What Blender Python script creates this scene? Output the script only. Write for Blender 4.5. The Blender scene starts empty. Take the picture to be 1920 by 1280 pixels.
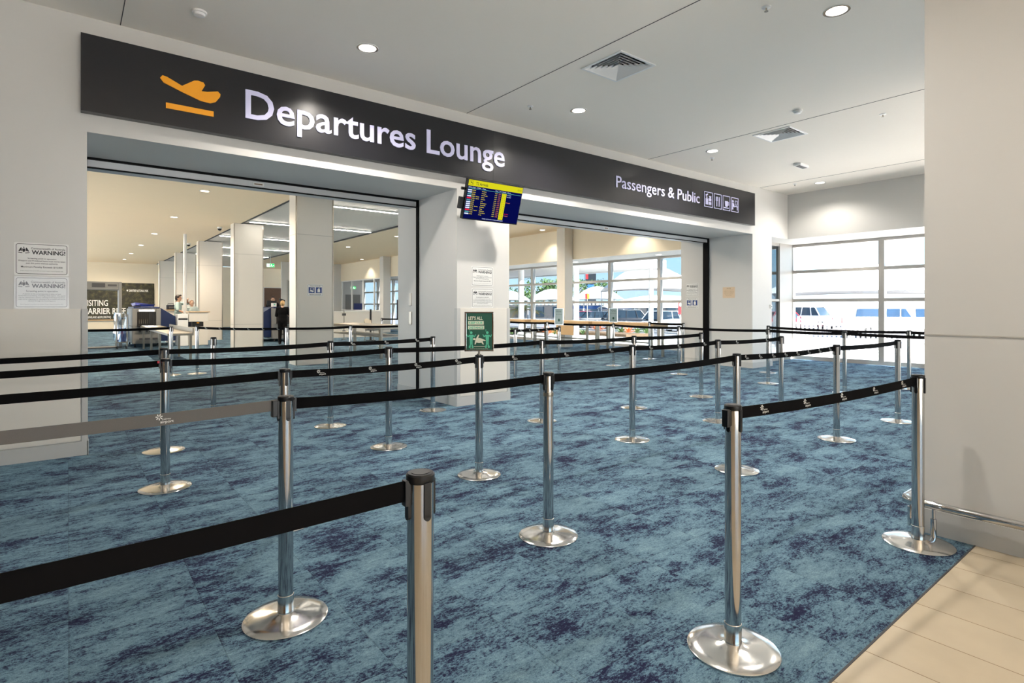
import bpy, math, random
from mathutils import Vector, Matrix, noise
random.seed(7)
sc = bpy.context.scene
COL = sc.collection
PI = math.pi

# ------------------------------------------------------------------ helpers
def lin(c):
    c /= 255.0
    return c / 12.92 if c <= 0.04045 else ((c + 0.055) / 1.055) ** 2.4
def rgb(r, g, b): return (lin(r), lin(g), lin(b), 1.0)

def pbr(name, col, rough=0.5, metal=0.0, var=0.0, scale=8.0, bump=0.0, bscale=60.0, emit=0.0, coat=0.0, spec=0.5):
    m = bpy.data.materials.new(name); m.use_nodes = True
    t = m.node_tree; b = t.nodes['Principled BSDF']
    b.inputs['Base Color'].default_value = col
    b.inputs['Roughness'].default_value = rough
    b.inputs['Metallic'].default_value = metal
    b.inputs['Specular IOR Level'].default_value = spec
    if coat:
        b.inputs['Coat Weight'].default_value = coat; b.inputs['Coat Roughness'].default_value = 0.08
    if emit:
        b.inputs['Emission Color'].default_value = col; b.inputs['Emission Strength'].default_value = emit
    if var or bump:
        g = t.nodes.new('ShaderNodeNewGeometry')
    if var:
        n = t.nodes.new('ShaderNodeTexNoise'); n.inputs['Scale'].default_value = scale; n.inputs['Detail'].default_value = 5
        t.links.new(g.outputs['Position'], n.inputs['Vector'])
        mx = t.nodes.new('ShaderNodeMix'); mx.data_type = 'RGBA'
        mx.inputs[6].default_value = tuple(max(0, c * (1 - var)) for c in col[:3]) + (1,)
        mx.inputs[7].default_value = tuple(min(1, c * (1 + var)) for c in col[:3]) + (1,)
        t.links.new(n.outputs['Fac'], mx.inputs[0]); t.links.new(mx.outputs[2], b.inputs['Base Color'])
    if bump:
        n2 = t.nodes.new('ShaderNodeTexNoise'); n2.inputs['Scale'].default_value = bscale; n2.inputs['Detail'].default_value = 3
        t.links.new(g.outputs['Position'], n2.inputs['Vector'])
        bp = t.nodes.new('ShaderNodeBump'); bp.inputs['Strength'].default_value = bump; bp.inputs['Distance'].default_value = 0.01
        t.links.new(n2.outputs['Fac'], bp.inputs['Height']); t.links.new(bp.outputs['Normal'], b.inputs['Normal'])
    return m

def emis(name, col, s):
    m = bpy.data.materials.new(name); m.use_nodes = True
    t = m.node_tree; t.nodes.clear()
    e = t.nodes.new('ShaderNodeEmission'); e.inputs[0].default_value = col; e.inputs[1].default_value = s
    o = t.nodes.new('ShaderNodeOutputMaterial'); t.links.new(e.outputs[0], o.inputs[0])
    return m

def glass(name, col, gloss=0.06):
    m = bpy.data.materials.new(name); m.use_nodes = True
    t = m.node_tree; t.nodes.clear()
    tr = t.nodes.new('ShaderNodeBsdfTransparent'); tr.inputs[0].default_value = col
    gl = t.nodes.new('ShaderNodeBsdfGlossy'); gl.inputs['Roughness'].default_value = 0.02
    mx = t.nodes.new('ShaderNodeMixShader'); mx.inputs[0].default_value = gloss
    o = t.nodes.new('ShaderNodeOutputMaterial')
    t.links.new(tr.outputs[0], mx.inputs[1]); t.links.new(gl.outputs[0], mx.inputs[2]); t.links.new(mx.outputs[0], o.inputs[0])
    return m

def wpos(p):
    v = Vector((0, 0, 0))
    while p is not None:
        v += p.location; p = p.parent
    return v

def tag(o, label=None, cat=None, group=None, kind=None):
    if label: o['label'] = label
    if cat: o['category'] = cat
    if group: o['group'] = group
    if kind: o['kind'] = kind
    return o

def thing(name, label, cat, loc=(0, 0, 0), rz=0.0, group=None):
    o = bpy.data.objects.new(name, None); COL.objects.link(o)
    o.location = loc; o.rotation_euler = (0, 0, rz); o.empty_display_size = 0.1
    return tag(o, label, cat, group)

class MB:
    def __init__(s): s.v = []; s.f = []; s.m = []
    def add(s, vs, fs, m=0):
        k = len(s.v); s.v += [tuple(v) for v in vs]
        s.f += [tuple(i + k for i in f) for f in fs]; s.m += [m] * len(fs)
        return s
    def box(s, x0, x1, y0, y1, z0, z1, m=0):
        return s.add([(x0,y0,z0),(x1,y0,z0),(x1,y1,z0),(x0,y1,z0),(x0,y0,z1),(x1,y0,z1),(x1,y1,z1),(x0,y1,z1)],
                     [(0,3,2,1),(4,5,6,7),(0,1,5,4),(1,2,6,5),(2,3,7,6),(3,0,4,7)], m)
    def obox(s, c, ax, ay, az, hx, hy, hz, m=0):          # oriented box
        c, ax, ay, az = Vector(c), Vector(ax).normalized(), Vector(ay).normalized(), Vector(az).normalized()
        vs = [c + ax*hx*i + ay*hy*j + az*hz*k for k in (-1,1) for i, j in ((-1,-1),(1,-1),(1,1),(-1,1))]
        return s.add(vs, [(0,3,2,1),(4,5,6,7),(0,1,5,4),(1,2,6,5),(2,3,7,6),(3,0,4,7)], m)
    def cyl(s, p0, p1, r0, r1=None, n=16, m=0):
        if r1 is None: r1 = r0
        p0, p1 = Vector(p0), Vector(p1); d = (p1 - p0).normalized()
        a = d.orthogonal().normalized(); b = d.cross(a)
        vs = []
        for p, r in ((p0, r0), (p1, r1)):
            vs += [p + (a*math.cos(2*PI*i/n) + b*math.sin(2*PI*i/n)) * r for i in range(n)]
        fs = [(i, (i+1) % n, n + (i+1) % n, n + i) for i in range(n)] + [tuple(range(n-1, -1, -1)), tuple(range(n, 2*n))]
        return s.add(vs, fs, m)
    def lathe(s, prof, c=(0,0,0), n=32, m=0, sx=1, sy=1):  # prof from bottom to top, closed by caps if r>0
        vs = []; fs = []
        for r, z in prof:
            vs += [(c[0] + sx*r*math.cos(2*PI*i/n), c[1] + sy*r*math.sin(2*PI*i/n), c[2] + z) for i in range(n)]
        for k in range(len(prof) - 1):
            fs += [(k*n+i, k*n+(i+1) % n, (k+1)*n+(i+1) % n, (k+1)*n+i) for i in range(n)]
        fs += [tuple(range(n-1, -1, -1)), tuple(range((len(prof)-1)*n, len(prof)*n))]
        return s.add(vs, fs, m)
    def ell(s, c, r, n=14, k=9, m=0):
        prof = [(max(1e-4, math.sin(PI*j/k)), -math.cos(PI*j/k)) for j in range(k+1)]
        vs = []; fs = []
        for q, z in prof:
            vs += [(c[0]+r[0]*q*math.cos(2*PI*i/n), c[1]+r[1]*q*math.sin(2*PI*i/n), c[2]+r[2]*z) for i in range(n)]
        for j in range(k):
            fs += [(j*n+i, j*n+(i+1) % n, (j+1)*n+(i+1) % n, (j+1)*n+i) for i in range(n)]
        fs += [tuple(range(n-1, -1, -1)), tuple(range(k*n, (k+1)*n))]
        return s.add(vs, fs, m)
    def limb(s, p0, r0, p1, r1, n=12):
        s.cyl(p0, p1, r0, r1, n); s.ell(p0, (r0,)*3, n, 8); return s.ell(p1, (r1,)*3, n, 8)
    def tube(s, pts, r, n=12, m=0):
        pts = [Vector(p) for p in pts]; vs = []; fs = []; a = None
        for i, p in enumerate(pts):
            d = (pts[min(i+1, len(pts)-1)] - pts[max(i-1, 0)]).normalized()
            a = d.orthogonal().normalized() if a is None else (a - d*a.dot(d)).normalized()
            b = d.cross(a)
            vs += [p + (a*math.cos(2*PI*k/n) + b*math.sin(2*PI*k/n)) * r for k in range(n)]
        for i in range(len(pts)-1):
            fs += [(i*n+k, i*n+(k+1) % n, (i+1)*n+(k+1) % n, (i+1)*n+k) for k in range(n)]
        fs += [tuple(range(n-1, -1, -1)), tuple(range((len(pts)-1)*n, len(pts)*n))]
        return s.add(vs, fs, m)
    def prism(s, poly, fn, w0, w1, m=0):                   # poly (u,v) extruded along w; fn(u,v,w)->xyz
        n = len(poly)
        vs = [fn(u, v, w0) for u, v in poly] + [fn(u, v, w1) for u, v in poly]
        fs = [tuple(range(n-1, -1, -1)), tuple(range(n, 2*n))] + [(i, (i+1) % n, n+(i+1) % n, n+i) for i in range(n)]
        return s.add(vs, fs, m)
    def build(s, name, mats, parent=None, smooth=None, bevel=0.0, local=False, kind=None):
        me = bpy.data.meshes.new(name)
        vs = s.v
        if parent is not None and not local:
            o = wpos(parent); vs = [(v[0]-o.x, v[1]-o.y, v[2]-o.z) for v in vs]
        me.from_pydata(vs, [], s.f); me.update()
        if not isinstance(mats, (list, tuple)): mats = [mats]
        for m in mats: me.materials.append(m)
        if len(mats) > 1: me.polygons.foreach_set('material_index', s.m)
        ob = bpy.data.objects.new(name, me); COL.objects.link(ob)
        if smooth:
            me.polygons.foreach_set('use_smooth', [True]*len(me.polygons)); me.set_sharp_from_angle(angle=math.radians(smooth))
        if bevel:
            md = ob.modifiers.new('bevel', 'BEVEL'); md.width = bevel; md.segments = 2; md.limit_method = 'ANGLE'; md.angle_limit = 0.7
        if parent is not None: ob.parent = parent
        if kind: ob['kind'] = kind
        return ob

def B(x0, x1, y0, y1, z0, z1): return MB().box(x0, x1, y0, y1, z0, z1)
def struct(name, mb, mat, parent=None, **k):
    o = mb.build(name, mat, parent, **k)
    if parent is None: o['kind'] = 'structure'
    return o
def copy_tree(o, parent=None):
    c = o.copy(); COL.objects.link(c); c.parent = parent
    for ch in list(o.children): copy_tree(ch, c)
    return c

# lettering: curve text turned into mesh geometry, fitted to a width and a cap height
_tc = {}
def glyphs(s, bold=0.0):
    k = (s, bold)
    if k not in _tc:
        cu = bpy.data.curves.new('t', 'FONT'); cu.body = s; cu.offset = bold; cu.resolution_u = 3
        ob = bpy.data.objects.new('t', cu); COL.objects.link(ob)
        bpy.context.view_layer.update()
        me = bpy.data.meshes.new_from_object(ob.evaluated_get(bpy.context.evaluated_depsgraph_get()))
        _tc[k] = ([tuple(v.co) for v in me.vertices], [tuple(p.vertices) for p in me.polygons])
        bpy.data.objects.remove(ob); bpy.data.curves.remove(cu); bpy.data.meshes.remove(me)
    return _tc[k]
CAP = None
def text(mb, s, fn, u0, v0, width, cap, m=0, bold=0.0, w=0.0, depth=0.0, center=False):
    """baseline starts at (u0,v0); width None keeps natural proportion"""
    global CAP
    if CAP is None:
        CAP = max(v[1] for v in glyphs('H')[0])
    vs, fs = glyphs(s, bold)
    x0 = min(v[0] for v in vs); x1 = max(v[0] for v in vs)
    sy = cap / CAP; sx = sy if width is None else width / (x1 - x0)
    off = -(x1 - x0) * sx / 2 if center else 0
    P = [fn(u0 + off + (v[0]-x0)*sx, v0 + v[1]*sy, w) for v in vs]
    mb.add(P, fs, m)
    if depth:
        k = len(P)
        Q = [fn(u0 + off + (v[0]-x0)*sx, v0 + v[1]*sy, w - depth) for v in vs]
        edges = {}
        for f in fs:
            for a, b in zip(f, f[1:] + f[:1]): edges[(a, b)] = 1
        side = [(b, a, a + k, b + k) for (a, b) in edges if (b, a) not in edges]
        mb.add(P + Q, side, m)
    return mb
def faceS(x, y, z):      # panel facing -Y: u to +X, v up, w out of the wall
    return lambda u, v, w: (x + u, y - w, z + v)
def faceW(x, y, z):      # panel facing -X: u to -Y
    return lambda u, v, w: (x - w, y - u, z + v)
def flat(mb, poly, fn, w, m=0, d=0.0006): return mb.prism(poly, fn, w - d, w, m)
def rect(mb, fn, u0, u1, v0, v1, w, m=0, d=0.0006): return flat(mb, [(u0,v0),(u1,v0),(u1,v1),(u0,v1)], fn, w, m, d)
def ring(mb, fn, u0, u1, v0, v1, t, w, m=0, d=0.0006):
    rect(mb, fn, u0, u1, v0, v0+t, w, m, d); rect(mb, fn, u0, u1, v1-t, v1, w, m, d)
    rect(mb, fn, u0, u0+t, v0+t, v1-t, w, m, d); return rect(mb, fn, u1-t, u1, v0+t, v1-t, w, m, d)
def disc(cu, cv, r, n=16, a0=0.0, ry=None):
    return [(cu + r*math.cos(a0+2*PI*i/n), cv + (ry or r)*math.sin(a0+2*PI*i/n)) for i in range(n)]
def capsule(p, q, r0, r1=None, n=8):
    r1 = r0 if r1 is None else r1
    a = math.atan2(q[1]-p[1], q[0]-p[0])
    return [(p[0]+r0*math.cos(a+PI/2+PI*i/n), p[1]+r0*math.sin(a+PI/2+PI*i/n)) for i in range(n+1)] + \
           [(q[0]+r1*math.cos(a-PI/2+PI*i/n), q[1]+r1*math.sin(a-PI/2+PI*i/n)) for i in range(n+1)]

# ------------------------------------------------------------------ materials
M = {}
M['wall'] = pbr('painted wall', rgb(208, 207, 204), 0.55, var=0.015, scale=3, bump=0.02, bscale=300)
M['wall_lampwarm'] = pbr('tan wall with lamp warmth', rgb(240, 228, 204), 0.6, var=0.015, scale=3)  # tan tone plus warm lamp light put into the colour
M['ceiling'] = pbr('ceiling paint', rgb(246, 239, 229), 0.7, var=0.012, scale=1.5)
M['ceiling_lampwarm'] = pbr('ceiling with lamp warmth', rgb(250, 226, 190), 0.7, var=0.012, scale=1.5)  # warmth of the lounge lamps painted into the ceiling colour
M['panel'] = pbr('laminate panel', rgb(220, 215, 206), 0.35, var=0.01, scale=2)
M['base'] = pbr('grey skirting', rgb(190, 190, 188), 0.4, var=0.03, scale=6)
M['joint'] = pbr('dark joint', rgb(60, 60, 62), 0.7)
M['softjoint'] = pbr('soft joint', rgb(178, 175, 168), 0.7)
M['black'] = pbr('black plastic', rgb(16, 16, 18), 0.35)
M['blackmetal'] = pbr('black track', rgb(8, 8, 9), 0.6, spec=0.1)
M['belt'] = pbr('belt webbing', rgb(13, 12, 13), 0.8, var=0.2, scale=400, spec=0.08)
M['beltgrey'] = pbr('grey belt webbing', rgb(92, 88, 84), 0.5, var=0.12, scale=300)
M['print'] = pbr('white print', rgb(235, 235, 230), 0.6)
M['alu'] = pbr('aluminium frame', rgb(182, 178, 172), 0.4, metal=0.3, var=0.02)
M['track'] = pbr('shutter rail', rgb(196, 200, 204), 0.4, metal=0.2, var=0.02)
M['steel'] = pbr('brushed steel', rgb(158, 150, 138), 0.28, metal=1.0, var=0.06, scale=30)
M['sign'] = pbr('charcoal sign face', rgb(31, 31, 36), 0.27, var=0.05, scale=20, spec=0.55)
M['signtext'] = pbr('white letters', rgb(200, 198, 228), 0.4, emit=0.1)
M['orange'] = pbr('orange symbol', rgb(238, 158, 26), 0.4, emit=0.08)
M['paper'] = pbr('white sign sheet', rgb(226, 226, 224), 0.35)
M['foil'] = pbr('worn shiny sign sheet', rgb(216, 216, 216), 0.2, var=0.04, scale=60, spec=0.8)
M['ink'] = pbr('black ink', rgb(28, 28, 34), 0.5)
M['inkfade'] = pbr('faded ink', rgb(120, 122, 128), 0.4, var=0.35, scale=25)
M['inkblue'] = pbr('blue ink', rgb(28, 62, 128), 0.4)
M['beige'] = pbr('beige paper', rgb(214, 190, 160), 0.6)
M['brownink'] = pbr('brown ink', rgb(120, 95, 70), 0.6)
M['green'] = pbr('green poster', rgb(20, 84, 66), 0.4, var=0.05, scale=30)
M['mint'] = pbr('mint print', rgb(92, 196, 160), 0.5)
M['cream'] = pbr('cream print', rgb(228, 226, 205), 0.5)
M['white'] = pbr('white plastic', rgb(232, 232, 230), 0.4)
M['rubber'] = pbr('black rubber', rgb(24, 24, 25), 0.8)
M['blue'] = pbr('blue machine cladding', rgb(10, 34, 80), 0.4, var=0.05)
M['traytub'] = pbr('blue tray', rgb(20, 38, 112), 0.35)
M['lilac'] = pbr('violet tray', rgb(110, 118, 205), 0.35)
M['grey'] = pbr('machine grey', rgb(128, 127, 124), 0.45, var=0.03)
M['greydark'] = pbr('dark grey', rgb(70, 70, 72), 0.5)
M['wood'] = pbr('tan laminate', rgb(196, 164, 122), 0.4, var=0.08, scale=5)
M['timber'] = pbr('timber wall', rgb(136, 98, 60), 0.5, var=0.12, scale=4)
M['brown'] = pbr('brown cladding', rgb(104, 76, 56), 0.6, var=0.25, scale=12)
M['chairfab'] = pbr('beige chair shell', rgb(196, 186, 168), 0.7)
M['screenblack'] = pbr('screen bezel', rgb(12, 12, 14), 0.25)
M['lamp'] = emis('lit diffuser', (1.0, 0.93, 0.82, 1), 5.0)
M['strip'] = emis('lit strip', (1.0, 0.92, 0.80, 1), 20.0)
M['exitgreen'] = emis('lit exit green', rgb(20, 190, 80), 1.2)
M['exitwhite'] = emis('lit exit white', (1, 1, 1, 1), 1.2)
M['ledblue'] = emis('screen navy', rgb(6, 10, 70), 0.5)
M['ledyellow'] = emis('screen yellow', rgb(224, 218, 32), 0.42)
M['ledgold'] = emis('screen gold text', rgb(240, 215, 60), 0.5)
M['ledwhite'] = emis('screen white', rgb(215, 225, 255), 0.5)
M['ledred'] = emis('screen red', rgb(235, 40, 60), 0.5)
M['ledsalmon'] = emis('screen salmon', rgb(240, 130, 80), 0.5)
M['ledteal'] = emis('screen teal', rgb(90, 165, 170), 0.4)
M['leddark'] = emis('screen dark text', rgb(30, 32, 40), 0.5)
M['glassclear'] = glass('clear glass', (0.985, 0.985, 0.985, 1), 0.03)
M['glassdim'] = glass('exposure-dimmed glass', (0.60, 0.63, 0.65, 1), 0.03)  # tint stands in for the darker exposure of the lounge view
M['plasticwrap'] = glass('clear plastic sheet', (0.8, 0.85, 0.92, 1), 0.25)
M['concrete'] = pbr('pale concrete', rgb(218, 215, 209), 0.8, var=0.06, scale=1.5)
M['asphalt'] = pbr('asphalt', rgb(122, 122, 126), 0.85, var=0.1, scale=3)
M['whitepaint'] = pbr('white gloss', rgb(240, 240, 240), 0.3)
M['sail'] = pbr('white sail fabric', rgb(244, 242, 236), 0.7, var=0.02)
M['leaf'] = pbr('leaf green', rgb(84, 112, 56), 0.6, var=0.4, scale=1.3)
M['palmleaf'] = pbr('palm green', rgb(120, 142, 66), 0.5, var=0.35, scale=3)
M['palmdry'] = pbr('palm yellow', rgb(176, 160, 84), 0.6, var=0.3, scale=3)
M['bark'] = pbr('bark', rgb(120, 104, 84), 0.8, var=0.3, scale=10)
M['bloom'] = pbr('orange bromeliad', rgb(226, 120, 60), 0.5, var=0.3, scale=20)
M['soil'] = pbr('garden mulch', rgb(110, 88, 66), 0.9, var=0.3, scale=8)
M['carglass'] = pbr('car glass', rgb(36, 50, 62), 0.12, var=0.3, scale=2)
M['vanglass'] = pbr('van glass', rgb(30, 62, 92), 0.15, var=0.4, scale=2)
M['carblack'] = pbr('dark car paint', rgb(38, 40, 46), 0.25, coat=0.6)
M['carred'] = pbr('red car paint', rgb(180, 30, 40), 0.25, coat=0.6)
M['carsilver'] = pbr('silver car paint', rgb(190, 194, 198), 0.3, metal=0.3, coat=0.6)
M['carwhite'] = pbr('white car paint', rgb(238, 238, 238), 0.3, coat=0.6)
M['chromewheel'] = pbr('wheel rim', rgb(170, 170, 175), 0.3, metal=0.9)
M['redlamp'] = pbr('red lamp', rgb(190, 20, 40), 0.3)
M['redsign'] = pbr('red sign', rgb(206, 40, 44), 0.4)
M['bluesign'] = pbr('blue awning', rgb(50, 110, 190), 0.5)
M['skin'] = pbr('skin', rgb(205, 158, 130), 0.5)
M['skinpale'] = pbr('pale skin', rgb(222, 182, 156), 0.5)
M['hairdark'] = pbr('dark hair', rgb(34, 26, 22), 0.6, var=0.3, scale=60)
M['hairblond'] = pbr('blond hair', rgb(196, 160, 110), 0.6, var=0.25, scale=60)
M['hairgrey'] = pbr('greying hair', rgb(140, 110, 90), 0.6)
M['shirt'] = pbr('pale teal shirt', rgb(150, 172, 170), 0.8, var=0.06, scale=15)
M['shirtpale'] = pbr('pale blue shirt', rgb(190, 206, 204), 0.8, var=0.06, scale=15)
M['suit'] = pbr('black suit', rgb(9, 9, 11), 0.85, spec=0.15)
M['navy'] = pbr('navy trousers', rgb(26, 30, 44), 0.85)
M['collar'] = pbr('white collar', rgb(225, 228, 235), 0.7)
M['bottle'] = pbr('pale bottle', rgb(205, 215, 222), 0.2)

def chrome(name, col, rough, scr):
    m = pbr(name, col, rough, 1.0)
    t = m.node_tree; b = t.nodes['Principled BSDF']
    tc = t.nodes.new('ShaderNodeTexCoord'); n = t.nodes.new('ShaderNodeTexNoise')
    mp = t.nodes.new('ShaderNodeMapping'); mp.inputs['Scale'].default_value = scr
    n.inputs['Scale'].default_value = 6; n.inputs['Detail'].default_value = 6
    mr = t.nodes.new('ShaderNodeMapRange'); mr.inputs['To Min'].default_value = rough*0.6; mr.inputs['To Max'].default_value = rough*1.5
    t.links.new(tc.outputs['Object'], mp.inputs['Vector']); t.links.new(mp.outputs[0], n.inputs['Vector'])
    t.links.new(n.outputs['Fac'], mr.inputs['Value']); t.links.new(mr.outputs[0], b.inputs['Roughness'])
    return m
M['chrome'] = chrome('chrome tube', (0.58, 0.575, 0.57, 1), 0.09, (3, 3, 40))
M['chromebase'] = chrome('worn chrome base', (0.72, 0.705, 0.68, 1), 0.14, (9, 30, 9))

def carpet():
    m = bpy.data.materials.new('carpet tiles'); m.use_nodes = True
    t = m.node_tree; b = t.nodes['Principled BSDF']; N = t.nodes.new; L = t.links.new
    g = N('ShaderNodeNewGeometry')
    cell = N('ShaderNodeVectorMath'); cell.operation = 'SCALE'; cell.inputs['Scale'].default_value = 2.0
    L(g.outputs['Position'], cell.inputs[0])
    fl = N('ShaderNodeVectorMath'); fl.operation = 'FLOOR'; L(cell.outputs[0], fl.inputs[0])
    wn = N('ShaderNodeTexWhiteNoise'); wn.noise_dimensions = '2D'; L(fl.outputs[0], wn.inputs['Vector'])
    off = N('ShaderNodeVectorMath'); off.operation = 'MULTIPLY'; off.inputs[1].default_value = (0.22, 0.22, 0)
    L(wn.outputs['Color'], off.inputs[0])
    add = N('ShaderNodeVectorMath'); add.operation = 'ADD'; L(g.outputs['Position'], add.inputs[0]); L(off.outputs[0], add.inputs[1])
    def nz(src, sc_, scale, det, rough):
        mp = N('ShaderNodeMapping'); mp.inputs['Scale'].default_value = sc_; L(src, mp.inputs['Vector'])
        n = N('ShaderNodeTexNoise'); n.inputs['Scale'].default_value = scale; n.inputs['Detail'].default_value = det; n.inputs['Roughness'].default_value = rough
        L(mp.outputs[0], n.inputs['Vector']); return n.outputs['Fac']
    def mth(op, a, b_):
        k = N('ShaderNodeMath'); k.operation = op
        for i, q in enumerate((a, b_)):
            if isinstance(q, (int, float)): k.inputs[i].default_value = q
            else: L(q, k.inputs[i])
        return k.outputs[0]
    patch = nz(add.outputs[0], (1.0, 1.9, 1), 2.3, 3, 0.6)
    mid = nz(add.outputs[0], (1.0, 2.0, 1), 13, 5, 0.75)
    fine = nz(g.outputs['Position'], (1.0, 1.7, 1), 55, 5, 0.85)
    s = mth('ADD', mth('ADD', mth('MULTIPLY', patch, 0.31), mth('MULTIPLY', mid, 0.29)), mth('MULTIPLY', fine, 0.40))
    cr = N('ShaderNodeValToRGB'); L(s, cr.inputs[0])
    e = cr.color_ramp.elements
    e[0].position = 0.445; e[0].color = rgb(29, 30, 58)
    e[1].position = 0.497; e[1].color = rgb(84, 112, 130)
    q = cr.color_ramp.elements.new(0.468); q.color = rgb(50, 64, 88)
    q = cr.color_ramp.elements.new(0.60); q.color = rgb(118, 146, 160)
    # pile light/dark grain
    pile = nz(g.outputs['Position'], (1, 1, 1), 260, 2, 0.6)
    gain = N('ShaderNodeMapRange'); gain.inputs['From Min'].default_value = 0.3; gain.inputs['From Max'].default_value = 0.7
    gain.inputs['To Min'].default_value = 0.72; gain.inputs['To Max'].default_value = 1.25; L(pile, gain.inputs['Value'])
    # tile seams
    fr = N('ShaderNodeVectorMath'); fr.operation = 'FRACTION'; L(cell.outputs[0], fr.inputs[0])
    sx = N('ShaderNodeSeparateXYZ'); L(fr.outputs[0], sx.inputs[0])
    sm = mth('MULTIPLY', mth('GREATER_THAN', sx.outputs[0], 0.008), mth('GREATER_THAN', sx.outputs[1], 0.008))
    sg = N('ShaderNodeMapRange'); sg.inputs['To Min'].default_value = 0.72; L(sm, sg.inputs['Value'])
    tv = N('ShaderNodeMapRange'); tv.inputs['To Min'].default_value = 0.90; tv.inputs['To Max'].default_value = 1.08; L(wn.outputs['Value'], tv.inputs['Value'])
    k = mth('MULTIPLY', mth('MULTIPLY', gain.outputs[0], sg.outputs[0]), tv.outputs[0])
    vm = N('ShaderNodeVectorMath'); vm.operation = 'SCALE'; L(cr.outputs[0], vm.inputs[0]); L(k, vm.inputs['Scale'])
    L(vm.outputs[0], b.inputs['Base Color'])
    b.inputs['Roughness'].default_value = 0.9; b.inputs['Specular IOR Level'].default_value = 0.1
    bp = N('ShaderNodeBump'); bp.inputs['Strength'].default_value = 0.35; bp.inputs['Distance'].default_value = 0.006
    L(pile, bp.inputs['Height']); L(bp.outputs[0], b.inputs['Normal'])
    return m
M['carpet'] = carpet()

def tiles():
    m = pbr('floor tile', rgb(206, 186, 156), 0.22)
    t = m.node_tree; b = t.nodes['Principled BSDF']; N = t.nodes.new; L = t.links.new
    g = N('ShaderNodeNewGeometry'); mp = N('ShaderNodeMapping'); mp.vector_type = 'POINT'
    mp.inputs['Rotation'].default_value = (0, 0, PI/2); mp.inputs['Location'].default_value = (0.35, 0.15, 0); L(g.outputs['Position'], mp.inputs['Vector'])
    br = N('ShaderNodeTexBrick'); br.inputs['Scale'].default_value = 1.0; br.inputs['Brick Width'].default_value = 1.2; br.inputs['Row Height'].default_value = 0.3
    br.inputs['Mortar Size'].default_value = 0.0022; br.inputs['Mortar Smooth'].default_value = 0.1
    br.inputs['Color1'].default_value = rgb(190, 177, 155); br.inputs['Color2'].default_value = rgb(184, 170, 147); br.inputs['Mortar'].default_value = rgb(130, 112, 90)
    L(mp.outputs[0], br.inputs['Vector'])
    n = N('ShaderNodeTexNoise'); n.inputs['Scale'].default_value = 5; n.inputs['Detail'].default_value = 6; L(g.outputs['Position'], n.inputs['Vector'])
    mr = N('ShaderNodeMapRange'); mr.inputs['To Min'].default_value = 0.9; mr.inputs['To Max'].default_value = 1.1; L(n.outputs['Fac'], mr.inputs['Value'])
    vm = N('ShaderNodeVectorMath'); vm.operation = 'SCALE'; L(br.outputs['Color'], vm.inputs[0]); L(mr.outputs[0], vm.inputs['Scale'])
    L(vm.outputs[0], b.inputs['Base Color'])
    return m
M['tile'] = tiles()

def slats():
    m = pbr('slatted metal ceiling', rgb(210, 205, 196), 0.4, 0.0)
    t = m.node_tree; b = t.nodes['Principled BSDF']; N = t.nodes.new; L = t.links.new
    g = N('ShaderNodeNewGeometry'); w = N('ShaderNodeTexWave'); w.bands_direction = 'Y'; w.inputs['Scale'].default_value = 3.2
    L(g.outputs['Position'], w.inputs['Vector'])
    cr = N('ShaderNodeValToRGB'); cr.color_ramp.elements[0].position = 0.05; cr.color_ramp.elements[0].color = rgb(165, 158, 148)
    cr.color_ramp.elements[1].position = 0.25; cr.color_ramp.elements[1].color = rgb(232, 226, 215)
    L(w.outputs['Fac'], cr.inputs[0]); L(cr.outputs[0], b.inputs['Base Color'])
    return m
M['slat'] = slats()

def forest():
    m = pbr('forest mural', rgb(60, 70, 40), 0.5)
    t = m.node_tree; b = t.nodes['Principled BSDF']; N = t.nodes.new; L = t.links.new
    g = N('ShaderNodeNewGeometry'); n = N('ShaderNodeTexNoise'); n.inputs['Scale'].default_value = 4.5; n.inputs['Detail'].default_value = 9; n.inputs['Roughness'].default_value = 0.7
    L(g.outputs['Position'], n.inputs['Vector'])
    cr = N('ShaderNodeValToRGB'); e = cr.color_ramp.elements
    e[0].position = 0.35; e[0].color = rgb(24, 24, 18); e[1].position = 0.7; e[1].color = rgb(98, 92, 58)
    q = e.new(0.52); q.color = rgb(52, 51, 34)
    L(n.outputs['Fac'], cr.inputs[0]); L(cr.outputs[0], b.inputs['Base Color'])
    return m
M['forest'] = forest()

# ------------------------------------------------------------------ world, camera, sun
w = bpy.data.worlds.new('sky'); sc.world = w; w.use_nodes = True
t = w.node_tree; t.nodes.clear()
tc = t.nodes.new('ShaderNodeTexCoord'); sp = t.nodes.new('ShaderNodeSeparateXYZ'); t.links.new(tc.outputs['Generated'], sp.inputs[0])
cr = t.nodes.new('ShaderNodeValToRGB'); t.links.new(sp.outputs['Z'], cr.inputs[0])
e = cr.color_ramp.elements
e[0].position = 0.0; e[0].color = (0.88, 1.1, 1.24, 1)
e[1].position = 0.9; e[1].color = (0.22, 0.46, 0.86, 1)
q = e.new(0.08); q.color = (0.62, 0.98, 1.22, 1)
q = e.new(0.25); q.color = (0.42, 0.68, 0.96, 1)
bg = t.nodes.new('ShaderNodeBackground'); bg.inputs[1].default_value = 1.0
t.links.new(cr.outputs[0], bg.inputs[0])
wo = t.nodes.new('ShaderNodeOutputWorld'); t.links.new(bg.outputs[0], wo.inputs[0])

ANG = math.atan(832 / 1057.0)
cam = bpy.data.cameras.new('camera'); co = bpy.data.objects.new('camera', cam); COL.objects.link(co)
co.location = (0, 0, 1.4); co.rotation_euler = (PI/2, 0, -ANG)
cam.sensor_width = 36; cam.lens = 36 * 1057 / 1920.0; cam.shift_y = -65 / 1920.0
cam.clip_start = 0.05; cam.clip_end = 400
sc.camera = co

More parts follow.
